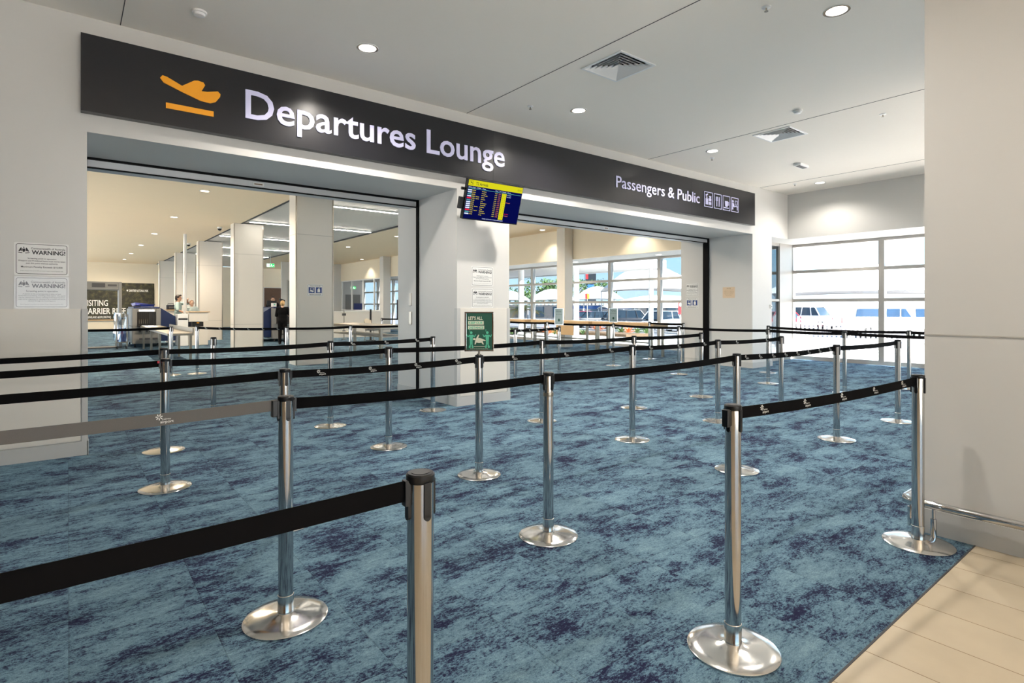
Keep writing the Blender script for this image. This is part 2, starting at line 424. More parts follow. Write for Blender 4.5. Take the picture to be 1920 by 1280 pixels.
sun = bpy.data.lights.new('sun', 'SUN'); so = bpy.data.objects.new('sun', sun); COL.objects.link(so)
sun.energy = 20.0; sun.angle = math.radians(0.6); sun.color = (1, 0.97, 0.93)
so.rotation_euler = Vector((-0.10, 0.72, -0.66)).to_track_quat('-Z', 'Y').to_euler()
so.location = (20, -10, 30)

sc.view_settings.view_transform = 'Standard'; sc.view_settings.look = 'None'
sc.view_settings.exposure = 1.2; sc.view_settings.gamma = 1.0; sc.view_settings.use_curve_mapping = False
sc.cycles.sample_clamp_indirect = 6.0
sc.cycles.use_denoising = True

# ------------------------------------------------------------------ setting
CZ = 4.15; SZ = 3.06
fb = B(-10, 15.5, 0.92, 8.5, -0.15, 0); fb.box(-3.2, 15.5, 8.5, 43.0, -0.15, 0)
struct('floor', fb, M['carpet'])
struct('floor_tiles', B(-10, 15.5, -6, 0.915, -0.15, 0), M['tile'])
struct('trim_1', B(-10, 4.19, 0.914, 0.922, -0.01, 0.002), M['joint'])
cb = MB()
def slab(x0, x1, y0, y1, holes):
    if not holes: cb.box(x0, x1, y0, y1, CZ, CZ + 0.2); return
    (hx, hy, h), rest = holes[0], holes[1:]
    slab(x0, hx-h, y0, y1, [q for q in rest if q[0] < hx]); slab(hx+h, x1, y0, y1, [q for q in rest if q[0] > hx])
    cb.box(hx-h, hx+h, y0, hy-h, CZ, CZ + 0.2); cb.box(hx-h, hx+h, hy+h, y1, CZ, CZ + 0.2)
slab(-10, 15.5, -6, 8.5, [(4.95, 4.32, .27), (8.92, 4.42, .27)])
struct('ceiling', cb, M['ceiling'])
cb = B(-3.2, 4.5, 8.5, 43.0, CZ, CZ + 0.2); cb.box(8.9, 15.5, 8.5, 43.0, CZ, CZ + 0.2)
struct('ceiling_lounge', cb, M['ceiling_lampwarm'])
struct('ceiling_slats', B(4.5, 8.9, 8.5, 43.0, CZ + 0.03, CZ + 0.2), M['slat'])
jb = MB()
for x in (0.4, 4.45, 8.5, 12.55): jb.box(x - 0.004, x + 0.004, -6, 6.69, CZ - 0.003, CZ + 0.001)
struct('trim_2', jb, M['joint'])
jb = MB()
for x in (4.5, 8.9): jb.box(x - 0.03, x + 0.03, 8.6, 42.8, CZ - 0.012, CZ + 0.04)
struct('trim_3', jb, M['joint'])

wm = B(-10, 0.14, 6.7, 8.5, 0, CZ)
wm.box(0.14, 13.9, 6.7, 7.8, SZ, CZ); wm.box(0.14, 13.9, 8.1, 8.5, SZ, CZ); wm.box(0.14, 13.9, 7.8, 8.1, SZ + 0.05, CZ)
wm.box(4.29, 5.22, 6.7, 8.5, 0, SZ); wm.box(12.24, 13.12, 6.7, 8.6, 0, SZ)
struct('wall_front', wm, M['wall'])
# skirting boards and lower cladding edges
bb = B(-10, 0.146, 6.685, 6.7, 0, 0.13); bb.box(0.14, 0.152, 6.685, 8.5, 0, 0.13)
bb.box(4.278, 5.232, 6.685, 6.7, 0, 0.13); bb.box(4.278, 4.29, 6.7, 8.5, 0, 0.13); bb.box(5.22, 5.232, 6.7, 8.5, 0, 0.13)
bb.box(12.228, 13.132, 6.685, 6.7, 0, 0.13); bb.box(12.228, 12.24, 6.7, 8.6, 0, 0.13)
struct('baseboard_front', bb, M['base'])
lc = B(-10, 0.09, 6.69, 6.7, 0.14, 1.38); lc.box(4.34, 5.17, 6.69, 6.7, 0.14, 1.38)
struct('trim_4', lc, M['panel'])
ct = B(0.10, 0.146, 6.688, 6.7, 0.13, 1.38); ct.box(4.284, 4.335, 6.688, 6.7, 0.13, 1.38); ct.box(5.175, 5.226, 6.688, 6.7, 0.13, 1.38)
ct.box(4.284, 4.29, 6.7, 6.76, 0.13, 1.38); ct.box(5.22, 5.226, 6.7, 6.76, 0.13, 1.38); ct.box(0.14, 0.146, 6.7, 6.76, 0.13, 1.38)
struct('trim_5', ct, M['base'])
# sliding shutter rails in both openings, black guide channels
for i, (x0, x1) in enumerate(((0.16, 4.27), (5.24, 12.22))):
    struct('trim_%d' % (6 + i), B(x0, x1, 7.83, 8.09, 2.955, SZ + 0.03), M['track'], bevel=0.01)
    kb = B(x0, x1, 7.80, 7.83, 3.035, SZ + 0.03); kb.box(x0, x1, 7.82, 7.86, 2.945, 2.957)
    struct('trim_%d' % (8 + i), kb, M['blackmetal'])
kb = B(4.262, 4.29, 7.79, 7.84, 0, SZ); kb.box(12.20, 12.24, 7.80, 7.95, 0, SZ); kb.box(5.22, 5.245, 7.80, 7.85, 0, SZ); kb.box(0.14, 0.16, 7.8, 7.85, 0, SZ)
struct('trim_10', kb, M['blackmetal'])

for i, (x, yy) in enumerate(((1.95, 7.83), (8.6, 7.83))):
    o = thing('rating_plate', ('small printed plate on the shutter rail of the left opening', 'small printed plate on the shutter rail of the right opening')[i], 'plate', (x, yy, 3.0))
    B(x-.07, x+.07, yy-.004, yy, 2.975, 3.02).build('plate', M['paper'], o); B(x-.05, x+.05, yy-.005, yy-.004, 2.99, 3.005).build('print', M['brownink'], o)
# right foreground wall block and its bumper rail
struct('wall_right', B(4.19, 8.6, -6, 1.17, 0, CZ), M['wall'])
jb = B(4.184, 4.19, -6, 1.17, 1.225, 1.232); struct('trim_11', jb, M['softjoint'])
bb = B(4.178, 4.19, -6, 1.182, 0, 0.15); bb.box(4.178, 8.6, 1.17, 1.182, 0, 0.15)
struct('baseboard_right', bb, M['base'])
rail = thing('bumper_rail', 'polished steel bumper rail low around the foot of the white wall', 'rail', (4.1, 1.2, 0))
pts = [(4.105, -5.5, 0.2), (4.105, 1.18, 0.2), (4.11, 1.225, 0.2), (4.13, 1.25, 0.2), (4.17, 1.262, 0.2), (8.0, 1.262, 0.2)]
MB().tube(pts, 0.024, 16).build('handrail_tube', M['chrome'], rail, smooth=50)
for y in (1.1, -0.6, -2.4):
    k = MB().cyl((4.105, y, 0.2), (4.105, y, 0.09), 0.009); k.cyl((4.105, y, 0.12), (4.105, y, 0.0), 0.016); k.build('bracket', M['chrome'], rail, smooth=40)
for x in (4.25, 5.8):
    k = MB().cyl((x, 1.262, 0.2), (x, 1.262, 0.09), 0.009); k.cyl((x, 1.262, 0.12), (x, 1.262, 0.0), 0.016); k.build('bracket', M['chrome'], rail, smooth=40)

# bulkhead and low soffit along the glass front
struct('wall_bulkhead', B(13.9, 14.02, -6, 8.5, SZ, CZ), M['wall'])
struct('wall_bulkhead_lounge', B(13.9, 14.02, 8.5, 35.6, SZ, CZ), M['wall_lampwarm'])
so_ = B(14.02, 15.5, -6, 35.6, SZ, SZ + 0.1); struct('ceiling_soffit', so_, M['wall'])
# glass front: each bay is a window
nwin = [0]
def bay(y0, y1, mat):
    nwin[0] += 1
    f = MB(); X = 15.35
    f.box(X-0.05, X+0.1, y0+.0005, y0+0.06, 0, SZ)
    f.box(X-0.05, X+0.1, y1-0.06, y1-.0005, 0, SZ)
    for z0, z1 in ((0.0, 0.1), (1.53, 1.61), (2.29, 2.37), (SZ-0.07, SZ)): f.box(X-0.045, X+0.095, y0+0.06, y1-0.06, z0, z1)
    o = struct('window_%d' % nwin[0], f, M['alu'])
    B(X+0.02, X+0.03, y0+0.06, y1-0.06, 0.1, SZ-0.07).build('glass_pane', mat, o)
for k in range(6): bay(7.3 - 2.16*(k+1), 7.3 - 2.16*k, M['glassclear'])  # last bays run on out of view, added for more daylight
for k in range(13): bay(7.3 + 2.16*k, 7.3 + 2.16*(k+1), M['glassdim'])
# glass return beside the main wall
nwin[0] += 1
f = MB().box(13.12, 13.2, 7.25, 7.35, 0, SZ); f.box(14.62, 15.3, 7.25, 7.35, 0, SZ)
for z0, z1 in ((0, 0.08), (1.54, 1.6), (SZ-0.08, SZ)): f.box(13.2, 14.62, 7.26, 7.34, z0, z1)
o = struct('window_%d' % nwin[0], f, M['alu']); B(13.2, 14.62, 7.295, 7.305, 0.08, SZ-0.08).build('glass_pane', M['glassdim'], o)

# back and side of the hall behind the camera, lounge shell
wb = MB().box(-10, 15.5, -6.1, -6.0, 0, 0.1); wb.box(-10, 15.5, -6.1, -6.0, 2.4, CZ); wb.box(-10, -2.5, -6.1, -6.0, .1, 2.4)  # unseen; open band sized for the daylight it lets in
for x in (-2.5, 5, 10, 15.2): wb.box(x, x + 0.3, -6.1, -6.0, 0.1, 2.4)
struct('wall_back', wb, M['timber'])
wl = MB().box(-10.1, -10, -6, 8.5, 0, CZ)
struct('wall_left', wl, M['wall'])
struct('wall_lounge_far', B(-3.2, 15.5, 42.9, 43.05, 0, CZ), M['wall_lampwarm'])
wl = MB().box(-3.2, -3.0, 8.5, 42.9, 0, 0.1); wl.box(-3.2, -3.0, 8.5, 42.9, 2.5, CZ)  # unseen; window openings invented to bring daylight to the lounge ceiling
for y in range(9, 43, 4): wl.box(-3.2, -3.0, y, y + .3, .1, 2.5)
struct('wall_lounge_left', wl, M['wall_lampwarm'])
lw = B(10.2, 13.95, 35.6, 35.75, 0, 1.15); lw.box(10.2, 13.95, 35.6, 35.75, SZ, CZ); lw.box(13.35, 15.35, 35.6, 35.75, 1.15, SZ)
lw.box(10.2, 10.5, 35.6, 35.75, 1.15, SZ); lw.box(13.95, 15.35, 35.6, 35.75, 0, 1.15)
struct('wall_lounge_office', lw, M['wall'])
nwin[0] += 1
f = MB(); f.box(10.5, 13.35, 35.62, 35.72, 1.15, 1.22); f.box(10.5, 13.35, 35.62, 35.72, SZ-0.07, SZ)
for x in (10.5, 11.9, 13.28): f.box(x, x+0.07, 35.62, 35.72, 1.22, SZ-0.07)
o = struct('window_%d' % nwin[0], f, M['alu']); B(10.57, 13.28, 35.66, 35.67, 1.22, SZ-0.07).build('glass_pane', M['glassdim'], o)
struct('wall_lounge_partition', B(13.9, 14.02, 28.9, 35.6, 0, 1.15), M['wall'])
nwin[0] += 1
f = MB(); f.box(13.92, 14.0, 28.9, 35.6, 1.15, 1.22); f.box(13.92, 14.0, 28.9, 35.6, SZ-0.06, SZ)
for y in (28.9, 30.6, 32.2, 33.9, 35.5): f.box(13.92, 14.0, y, y+0.08, 1.22, SZ-0.06)
o = struct('window_%d' % nwin[0], f, M['white']); B(13.955, 13.965, 28.98, 35.5, 1.22, SZ-0.06).build('glass_pane', M['glassclear'], o)
struct('door_1', B(14.2, 15.2, 35.55, 35.6, 0, 2.2), M['grey'])

# lounge columns
cols = []
for i, y in enumerate((13.75, 20.15, 26.55, 32.95, 39.3)):
    c = MB().box(4.27, 5.17, y, y+0.52, 0, CZ)
    o = struct('wall_column_%d' % (i+1), c, M['panel'])
    j = MB()
    for z in (0.82, 3.14): j.box(4.266, 5.174, y-0.004, y+0.524, z-0.005, z+0.005)
    j.build('panel_joint', M['softjoint'], o)
    j = MB()
    for x in (4.262, 5.15): j.box(x, x+0.028, y-0.01, y+0.02, 0, CZ-0.02)
    j.build('corner_strip', M['steel'], o)
struct('wall_column_6', B(13.5, 13.88, 14.2, 14.6, 0, CZ), M['panel'])
struct('wall_column_7', B(13.45, 13.88, 28.4, 28.85, 0, CZ), M['wall'])
struct('trim_12', MB().cyl((3.47, 24.4, 0), (3.47, 24.4, CZ), 0.055, n=20), M['white'], smooth=40)

# ------------------------------------------------------------------ departures sign
sg = thing('departures_sign', 'long charcoal overhead sign reading Departures Lounge and Passengers & Public', 'sign', (6.1, 6.66, 3.2))
SX0, SX1, SY = 0.09, 12.17, 6.6
xs = [SX0, 4.85, 9.74, SX1]
for a, b in zip(xs, xs[1:]): B(a + 0.0015, b - 0.0015, SY, 6.7, 3.23, 3.955).build('sign_panel', M['sign'], sg)
F = faceS(0, SY, 0)
mb = MB(); text(mb, 'Departures Lounge', F, 1.51, 3.455, 3.54, 0.30, bold=0.012, w=0.012, depth=0.011); mb.build('main_lettering', M['signtext'], sg)
mb = MB(); text(mb, 'Passengers & Public', F, 7.50, 3.485, 2.5, 0.2, bold=0.0, w=0.012, depth=0.011); mb.build('side_lettering', M['signtext'], sg)
pl = MB()
# take-off pictogram: fuselage, wing, tail (coordinates relative to its lower left)
def pic(pts): return [(0.72 + u, 3.37 + v) for u, v in pts]
flat(pl, pic([(0.02,0.345),(0.0,0.315),(0.03,0.275),(0.20,0.215),(0.36,0.165),(0.45,0.16),(0.50,0.185),(0.54,0.245),(0.545,0.275),(0.52,0.30),(0.42,0.272),(0.32,0.262),(0.185,0.282),(0.06,0.338)]), F, 0.012, 0, 0.011)
flat(pl, pic([(0.185,0.275),(0.30,0.36),(0.335,0.368),(0.385,0.36),(0.40,0.335),(0.365,0.262),(0.30,0.24)]), F, 0.0125, 0, 0.011)
flat(pl, pic([(0.05,0.025),(0.48,0.025),(0.48,0.08),(0.05,0.08)]), F, 0.012, 0, 0.011)
pl.build('takeoff_symbol', M['orange'], sg)
for i, (u0, u1) in enumerate(((10.17,10.47),(10.52,10.80),(10.85,11.13),(11.18,11.46))):
    p = MB(); z0, z1 = 3.445, 3.755; ring(p, F, u0, u1, z0, z1, 0.012, 0.010, 0, 0.009)
    def R(a, b, c, d): rect(p, F, u0+a, u0+b, z0+c, z0+d, 0.010, 0, 0.009)
    if i == 0:    # bag and bottle and gift
        R(.05,.13,.05,.17); R(.16,.25,.05,.11); R(.16,.25,.125,.185); flat(p, [(u0+.19,z0+.19),(u0+.235,z0+.19),(u0+.25,z0+.23),(u0+.17,z0+.23)], F, .01, 0, .009)
        R(.075,.105,.17,.21); flat(p, [(u0+.05,z0+.25),(u0+.07,z0+.21),(u0+.13,z0+.26),(u0+.12,z0+.275)], F, .01, 0, .009)
    elif i == 1:  # fork and knife
        R(.095,.115,.05,.25); R(.07,.14,.165,.18); R(.07,.08,.18,.25); R(.13,.14,.18,.25)
        flat(p, [(u0+.175,z0+.05),(u0+.2,z0+.05),(u0+.205,z0+.25),(u0+.18,z0+.25)], F, .01, 0, .009)
    elif i == 2:  # cup and saucer
        flat(p, [(u0+.08,z0+.2),(u0+.09,z0+.1),(u0+.11,z0+.08),(u0+.17,z0+.08),(u0+.185,z0+.1),(u0+.195,z0+.2)], F, .01, 0, .009)
        R(.195,.23,.17,.185); R(.215,.23,.12,.17); R(.19,.23,.115,.128); R(.05,.225,.045,.065)
    else:         # person at a counter
        flat(p, disc(u0+.06, z0+.225, .026), F, .01, 0, .009); flat(p, [(u0+.035,z0+.19),(u0+.085,z0+.19),(u0+.13,z0+.10),(u0+.075,z0+.12),(u0+.07,z0+.05),(u0+.03,z0+.05)], F, .01, 0, .009)
        R(.14,.25,.115,.135); ring(p, F, u0+.15, u0+.235, z0+.15, z0+.25, .012, .01, 0, .009); R(.225,.24,.05,.115)
    p.build('pictogram', M['signtext'], sg)

# ------------------------------------------------------------------ notices
def arms(mb, fn, u, v, s, m):     # small heraldic emblem: shield, two supporters, star, branches
    flat(mb, [(u-.14*s,v+.2*s),(u+.14*s,v+.2*s),(u+.13*s,v-.1*s),(u,v-.25*s),(u-.13*s,v-.1*s)], fn, .0022, m)
    for sgn in (-1, 1):
        flat(mb, [(u+sgn*a*s, v+b*s) for a, b in ((.2,.3),(.26,.34),(.34,.22),(.42,.05),(.5,-.12),(.4,-.16),(.3,-.05),(.2,-.15),(.17,0))][::sgn], fn, .0022, m)
        flat(mb, [(u+sgn*a*s, v+b*s) for a, b in ((.12,-.3),(.5,-.26),(.6,-.2),(.5,-.33),(.15,-.37))][::sgn], fn, .0022, m)
    flat(mb, disc(u, v+.36*s, .07*s, 7), fn, .0022, m)
def rrect(u0, u1, v0, v1, r, n=5):
    o = []
    for cu, cv, a in ((u1-r,v1-r,0),(u0+r,v1-r,PI/2),(u0+r,v0+r,PI),(u1-r,v0+r,3*PI/2)):
        o += [(cu+r*math.cos(a+PI/2*i/n), cv+r*math.sin(a+PI/2*i/n)) for i in range(n+1)]
    return o
def rborder(mb, fn, u0, u1, v0, v1, r, tk, wv, m):
    a = rrect(u0, u1, v0, v1, r); b = rrect(u0+tk, u1-tk, v0+tk, v1-tk, max(r-tk, .001)); n = len(a)
    mb.add([fn(u, v, wv) for u, v in a] + [fn(u, v, wv) for u, v in b], [(i, (i+1) % n, n+(i+1) % n, n+i) for i in range(n)], m)
def warning(label, fn, base, w_, h, second, sheet, ink, group=None, facing=None):
    o = thing('warning_notice', label, 'notice', fn(w_/2, 0, 0), group=group)
    MB().prism(rrect(0, w_, 0, h, .012), fn, 0.0003, 0.0015).build('notice_sheet', sheet, o)
    p = MB(); rborder(p, fn, .012, w_-.012, .012, h-.012, .018, .004, .002, 0)
    arms(p, fn, w_*.17, h*.76, w_*.19, 0)
    text(p, 'Commonwealth of Australia', fn, w_*.30, h*.80, w_*.63, h*.058, bold=.01, w=.002)
    text(p, 'WARNING!', fn, w_*.31, h*.65, w_*.62, h*.115, bold=.03, w=.002)
    if not second:
        for s, z, k in (('Screening point in operation', .50, .52), ('Weapons and Prohibited Items must not be taken', .425, .86), ('past this point without authority', .35, .58)):
            text(p, s, fn, w_/2, h*z, w_*k, h*.042, bold=.008, w=.002, center=True)
        text(p, 'Maximum Penalty Exceeds $10,000', fn, w_/2, h*.235, w_*.76, h*.048, bold=.012, w=.002, center=True)
        text(p, 'Aviation Transport Security Act 2004 and Aviation Transport Security Regulations 2005', fn, w_/2, h*.13, w_*.78, h*.022, w=.002, center=True)
    else:
        text(p, 'Screening point in operation', fn, w_/2, h*.52, w_*.58, h*.05, bold=.012, w=.002, center=True)
        for s, z, k in (('A person at the screening point is taken to have', .44, .7), ('consented to screening, including a frisk search. The search', .385, .86), ('may be refused but a person refusing screening procedures', .33, .84),
                        ('required for clearance or refusing to be screened will not be', .275, .86), ('allowed through the screening point', .22, .5)):
            text(p, s, fn, w_/2, h*z, w_*k, h*.03, bold=.006, w=.002, center=True)
        text(p, 'Notice displayed in accordance with Aviation Transport Security Regulations 2005', fn, w_/2, h*.12, w_*.78, h*.022, w=.002, center=True)
    p.build('lettering', ink, o)
    return o
warning('upper silver warning notice on the wall left of the entrance, crisp black lettering', faceS(-0.38, 6.7, 1.685), None, 0.385, 0.295, False, M['paper'], M['ink'])
warning('lower shiny worn warning notice on the left wall, lettering half faded', faceS(-0.38, 6.7, 1.385), None, 0.385, 0.29, True, M['foil'], M['inkfade'])
warning('upper white warning notice on the central pier below the arrivals screen', faceS(4.53, 6.7, 1.70), None, 0.39, 0.285, False, M['paper'], M['ink'])
warning('lower white warning notice on the central pier, just above the green poster', faceS(4.535, 6.7, 1.385), None, 0.385, 0.285, True, M['paper'], M['ink'])
warning('small warning notice on the right inner jamb above the blue remove-items notice', faceW(12.24, 8.46, 1.66), None, 0.36, 0.34, False, M['paper'], M['ink'])
def itemsnotice(label, fn, w_, h):
    o = thing('remove_items_notice', label, 'notice', fn(w_/2, 0, 0))
    MB().prism(rrect(0, w_, 0, h, .012), fn, 0.0003, 0.0015).build('notice_sheet', M['paper'], o)
    p = MB(); rborder(p, fn, .012, w_-.012, .012, h-.012, .018, .004, .002, 0)
    text(p, 'Please remove all', fn, w_/2, h*.83, w_*.62, h*.07, bold=.015, w=.002, center=True)
    text(p, 'Laptops & Aerosols', fn, w_/2, h*.13, w_*.72, h*.07, bold=.015, w=.002, center=True)
    text(p, 'from your bag for screening', fn, w_/2, h*.06, w_*.6, h*.03, w=.002, center=True)
    p.build('lettering', M['ink'], o)
    p = MB()
    rect(p, fn, w_*.09, w_*.46, h*.27, h*.76, .002); rect(p, fn, w_*.54, w_*.91, h*.27, h*.76, .002)
    p.build('symbol_squares', M['inkblue'], o)
    p = MB()
    flat(p, [(w_*.13,h*.42),(w_*.36,h*.34),(w_*.43,h*.44),(w_*.22,h*.5)], fn, .0026); ring(p, fn, w_*.2, w_*.42, h*.5, h*.7, .008, .0026)
    rect(p, fn, w_*.64, w_*.80, h*.33, h*.6, .0026); rect(p, fn, w_*.68, w_*.76, h*.6, h*.66, .0026); rect(p, fn, w_*.7, w_*.8, h*.68, h*.71, .0026)
    p.build('white_symbols', M['print'], o)
itemsnotice('white notice with two blue symbols, Laptops & Aerosols, on the nearest lounge column', faceS(4.53, 13.75, 1.66), .39, .285)
itemsnotice('Laptops & Aerosols notice on the right inner jamb, beneath the warning notice', faceW(12.24, 8.46, 1.36), .36, .27)
fn = faceW(12.24, 7.44, 1.61)
o = thing('paper_notice', 'beige paper notice on the deep reveal of the right pillar', 'notice', fn(.15, 0, 0))
MB().prism([(0,0),(.31,0),(.31,.255),(0,.255)], fn, .0003, .0015).build('notice_sheet', M['beige'], o)
p = MB(); text(p, 'NOTICE', fn, .155, .215, .1, .02, w=.002, bold=.01, center=True)
for i, k in enumerate((.2, .25, .24, .25, .22, .18, .14)): text(p, 'conditions of entry to this area apply at all times', fn, .155, .18-.022*i, k, .009, w=.002, center=True)
p.build('lettering', M['brownink'], o)
o = thing('wall_switch', 'small white switch on the front of the right wall end', 'switch', (13.05, 6.69, 1.4))
B(13.02, 13.09, 6.67, 6.7, 1.36, 1.45).build('switch_plate', M['white'], o, bevel=.004); B(13.04, 13.06, 6.664, 6.67, 1.39, 1.42).build('rocker', M['greydark'], o)
o = thing('switch_panel', 'column of small steel switch plates on the inner jamb of the pier', 'switch', (4.285, 8.1, 1.3))
B(4.276, 4.29, 8.02, 8.1, 1.12, 1.32).build('key_plate', M['steel'], o, bevel=.003); B(4.276, 4.29, 8.03, 8.1, 1.42, 1.62).build('blank_plate', M['panel'], o, bevel=.003)

# ------------------------------------------------------------------ arrivals screen
scr = thing('arrivals_screen', 'tilted wall-mounted arrivals monitor with yellow header above the central pier', 'screen', (4.66, 6.44, 2.6))
scr.rotation_euler = (math.radians(17), 0, 0)
W, Hh = .95, .545
B(-W/2, W/2, -.03, .03, 0, Hh).build('housing', M['screenblack'], scr, local=True, bevel=.004)
fs = lambda u, v, w_: (-W/2 + u, -.03 - w_, v)
k = MB(); rect(k, fs, .012, W-.012, .014, Hh-.012, .002); k.build('display', M['ledblue'], scr, local=True)
k = MB(); rect(k, fs, .012, W-.012, Hh-.092, Hh-.012, .004); k.build('header_bar', M['ledyellow'], scr, local=True)
k = MB(); text(k, 'T2 Arrivals', fs, .13, Hh-.072, .2, .035, w=.006, bold=.01); text(k, '13:14', fs, W-.1, Hh-.066, .065, .022, w=.006)
ring(k, fs, .03, .085, Hh-.082, Hh-.024, .003, .006); flat(k, [(.04,Hh-.04),(.048,Hh-.05),(.062,Hh-.056),(.075,Hh-.064),(.078,Hh-.058),(.066,Hh-.05),(.06,Hh-.034),(.054,Hh-.034),(.054,Hh-.046),(.046,Hh-.042)], fs, .006)
k.build('header_text', M['leddark'], scr, local=True)
rows = [('QF704', '', 'Brisbane', '12:20', '12:21', 'Landed', 0), ('QF2345', '', 'Brisbane', '12:35', '12:30', 'Landed', 0), ('JQ951', '', 'Port Moresby', '12:45', '12:50', '', 1), ('QF862', 'EK5862', 'Sydney', '12:50', '12:55', '', 0),
        ('VA783', 'SQ6783', 'Brisbane', '13:05', '13:06', 'Delayed', 2), ('TL130', '', 'Gove', '13:10', '13:20', '', 1), ('QF1857', '', 'Rockhampton', '13:20', '13:20', '', 0), ('QF2472', '', 'Townsville', '13:25', '13:25', '', 0),
        ('QF706', 'EK8706', 'Brisbane', '13:30', '13:31', '', 0), ('QF702', '', 'Weipa', '13:40', '13:45', '', 0), ('VA791', 'DL6791', 'Melbourne', '13:50', '13:55', 'Cancelled', 2), ('TL380', '', 'Groote Eylandt', '14:00', '14:05', 'Delayed', 1), ('QF1864', '', 'Perth', '14:05', '14:05', '', 0)]
gold, whit, red, sal, yel, teal, dark = (MB() for _ in range(7))
for s, u, w_ in (('Airline Flight', .02, .12), ('C/Share', .155, .07), ('Origin', .25, .055), ('Sched', .47, .045), ('Time', .535, .04), ('Carousel', .585, .07), ('Remark', .68, .06)): text(whit, s, fs, u, Hh-.115, w_, .011, w=.004, bold=.01)
rect(teal, fs, .02, W-.03, Hh-.128, Hh-.122, .004); text(whit, 'Comply with directions of airport security guards', fs, .32, .028, .36, .012, w=.004, bold=.01)
for i, (fno, cs, org, s1, s2, rem, al) in enumerate(rows):
    v = Hh - .152 - i*.0265
    rect((whit, teal, red)[al], fs, .02, .085, v-.003, v+.013, .003)
    text(gold, fno, fs, .09, v, .055, .011, w=.004, bold=.01)
    if cs: text(gold, cs, fs, .16, v, .055, .011, w=.004, bold=.01)
    text(gold, org, fs, .25, v, min(.1, .009*len(org)), .011, w=.004, bold=.01)
    text(gold, s1, fs, .47, v, .04, .011, w=.004, bold=.01); text(sal, s2, fs, .53, v, .04, .011, w=.004, bold=.01)
    text(dark, '%d  %d' % (1 + i % 3, 2 + i % 2), fs, .605, v, .05, .011, w=.005)
    if rem: text((red if rem == 'Cancelled' else sal if rem == 'Delayed' else whit), rem, fs, .68, v, .07, .011, w=.004, bold=.01)
rect(yel, fs, .59, .67, .045, Hh-.133, .003)
for n_, k, m_ in (('yellow_text', gold, 'ledgold'), ('white_text', whit, 'ledwhite'), ('red_text', red, 'ledred'), ('salmon_text', sal, 'ledsalmon'), ('carousel_band', yel, 'ledyellow'), ('rule_line', teal, 'ledteal'), ('carousel_text', dark, 'leddark')):
    k.build(n_, M[m_], scr, local=True)
k = MB().box(-.2, .2, .03, .05, .15, .4); k.obox((0, .09, .27), (1,0,0), (0,1,0), (0,0,1), .03, .06, .03); k.box(-.15, .15, .12, .14, .17, .37)
k.build('wall_bracket', M['black'], scr, local=True, bevel=.004)
MB().box(-.545, -.478, -.01, .035, .13, .29).build('media_box', M['black'], scr, local=True, bevel=.006); MB().cyl((-.52, .03, .4), (-.47, .03, .4), .02).build('cable_plug', M['black'], scr, local=True)

# ------------------------------------------------------------------ ceiling fittings
def lamp_thing(name, label, x, y, z, energy, cone, group, r=0.1, col=(1, .9, .76), blend=.6, proto=[None]):
    o = thing(name, label, 'ceiling light', (x, y, z), group=group)
    if proto[0] is None:
        a = MB().lathe([(.112,-.006),(.116,-.003),(.116,0.0),(.088,0.0),(.088,-.004),(.094,-.006)], n=40)
        a.f = a.f[:-2]; a.m = a.m[:-2]
        r1 = a.build('trim_ring', M['whitepaint'], o, smooth=40, local=True)
        r2 = MB().lathe([(.0875,-.0035),(.0875,0.0)], n=32).build('diffuser', M['lamp'], o, local=True)
        proto[0] = (r1, r2)
    else:
        for q in proto[0]:
            c = q.copy(); COL.objects.link(c); c.parent = o
    L = bpy.data.lights.new('bulb', 'SPOT'); L.energy = energy; L.spot_size = math.radians(cone); L.spot_blend = blend; L.color = col; L.shadow_soft_size = .07
    b = bpy.data.objects.new('bulb', L); COL.objects.link(b); b.parent = o; b.location = (0, 0, -.02)
    return o
G1 = 'round downlights in the front hall ceiling'
for x, y, lb in ((2.5, 5.66, 'round downlight above the letter p of the sign, leftmost in view'), (5.62, 5.63, 'round downlight in the middle of the hall ceiling past the nearer vent'), (8.94, 5.63, 'round downlight near the ceiling above Passengers & Public lettering'),
                 (13.1, 5.6, 'smallest hall downlight, close to the bulkhead over the bright window'), (5.61, 2.25, 'large round downlight at the top right of the hall ceiling'),
                 (2.47, 2.42, 'round downlight over the nearest belt posts, above the top of the photo'), (8.9, 2.25, 'round downlight behind the right wall, out of view')):
    lamp_thing('downlight', lb, x, y, CZ, 60 if x > 12 else 210 if y > 5 and x > 4 else 115 if y < 5 else 150, 145, G1, col=(1, .93, .84))
for x, y in ((-3.5, 2.2), (2.4, -1.2), (-1.2, -1.2), (2.4, -4.6), (-2.0, -4.6)):  # extra lamps out of view, added for their light
    lamp_thing('downlight', 'unseen round downlight added to light the tiled floor behind the viewpoint', x, y, CZ, 18, 140, 'added unseen downlights over the tiled floor', col=(1, .93, .84))
for i, y in enumerate((15.05, 20.0, 25.0, 30.0, 35.0, 39.5)):
    lamp_thing('downlight', ('%s round downlight of the row over the left screening lane' % ('nearest', 'second nearest', 'third', 'fourth', 'fifth', 'farthest')[i]), 2.55, y, CZ, 400, 165, 'downlights over the left screening lane', col=(1, .82, .62))
for i, y in enumerate((11.0, 15.1, 20.1, 25.0, 30.0)):
    lamp_thing('downlight', ('%s round downlight of the row right of the slatted ceiling' % ('nearest', 'second', 'third', 'fourth', 'farthest')[i]), 10.1, y, CZ, 320, 165, 'downlights right of the slatted ceiling', col=(1, .84, .66))
for i, y in enumerate((15.2, 11.2, 20.0, 31.0)):
    lamp_thing('downlight', ('downlight close to the window bulkhead, beside the thin white column', 'downlight close to the window bulkhead, hidden by the sign wall', 'downlight close to the window bulkhead, behind the central pier', 'farthest downlight close to the window bulkhead, above the office glass')[i], 13.35, y, CZ, 65, 110, 'downlights washing the window bulkhead')
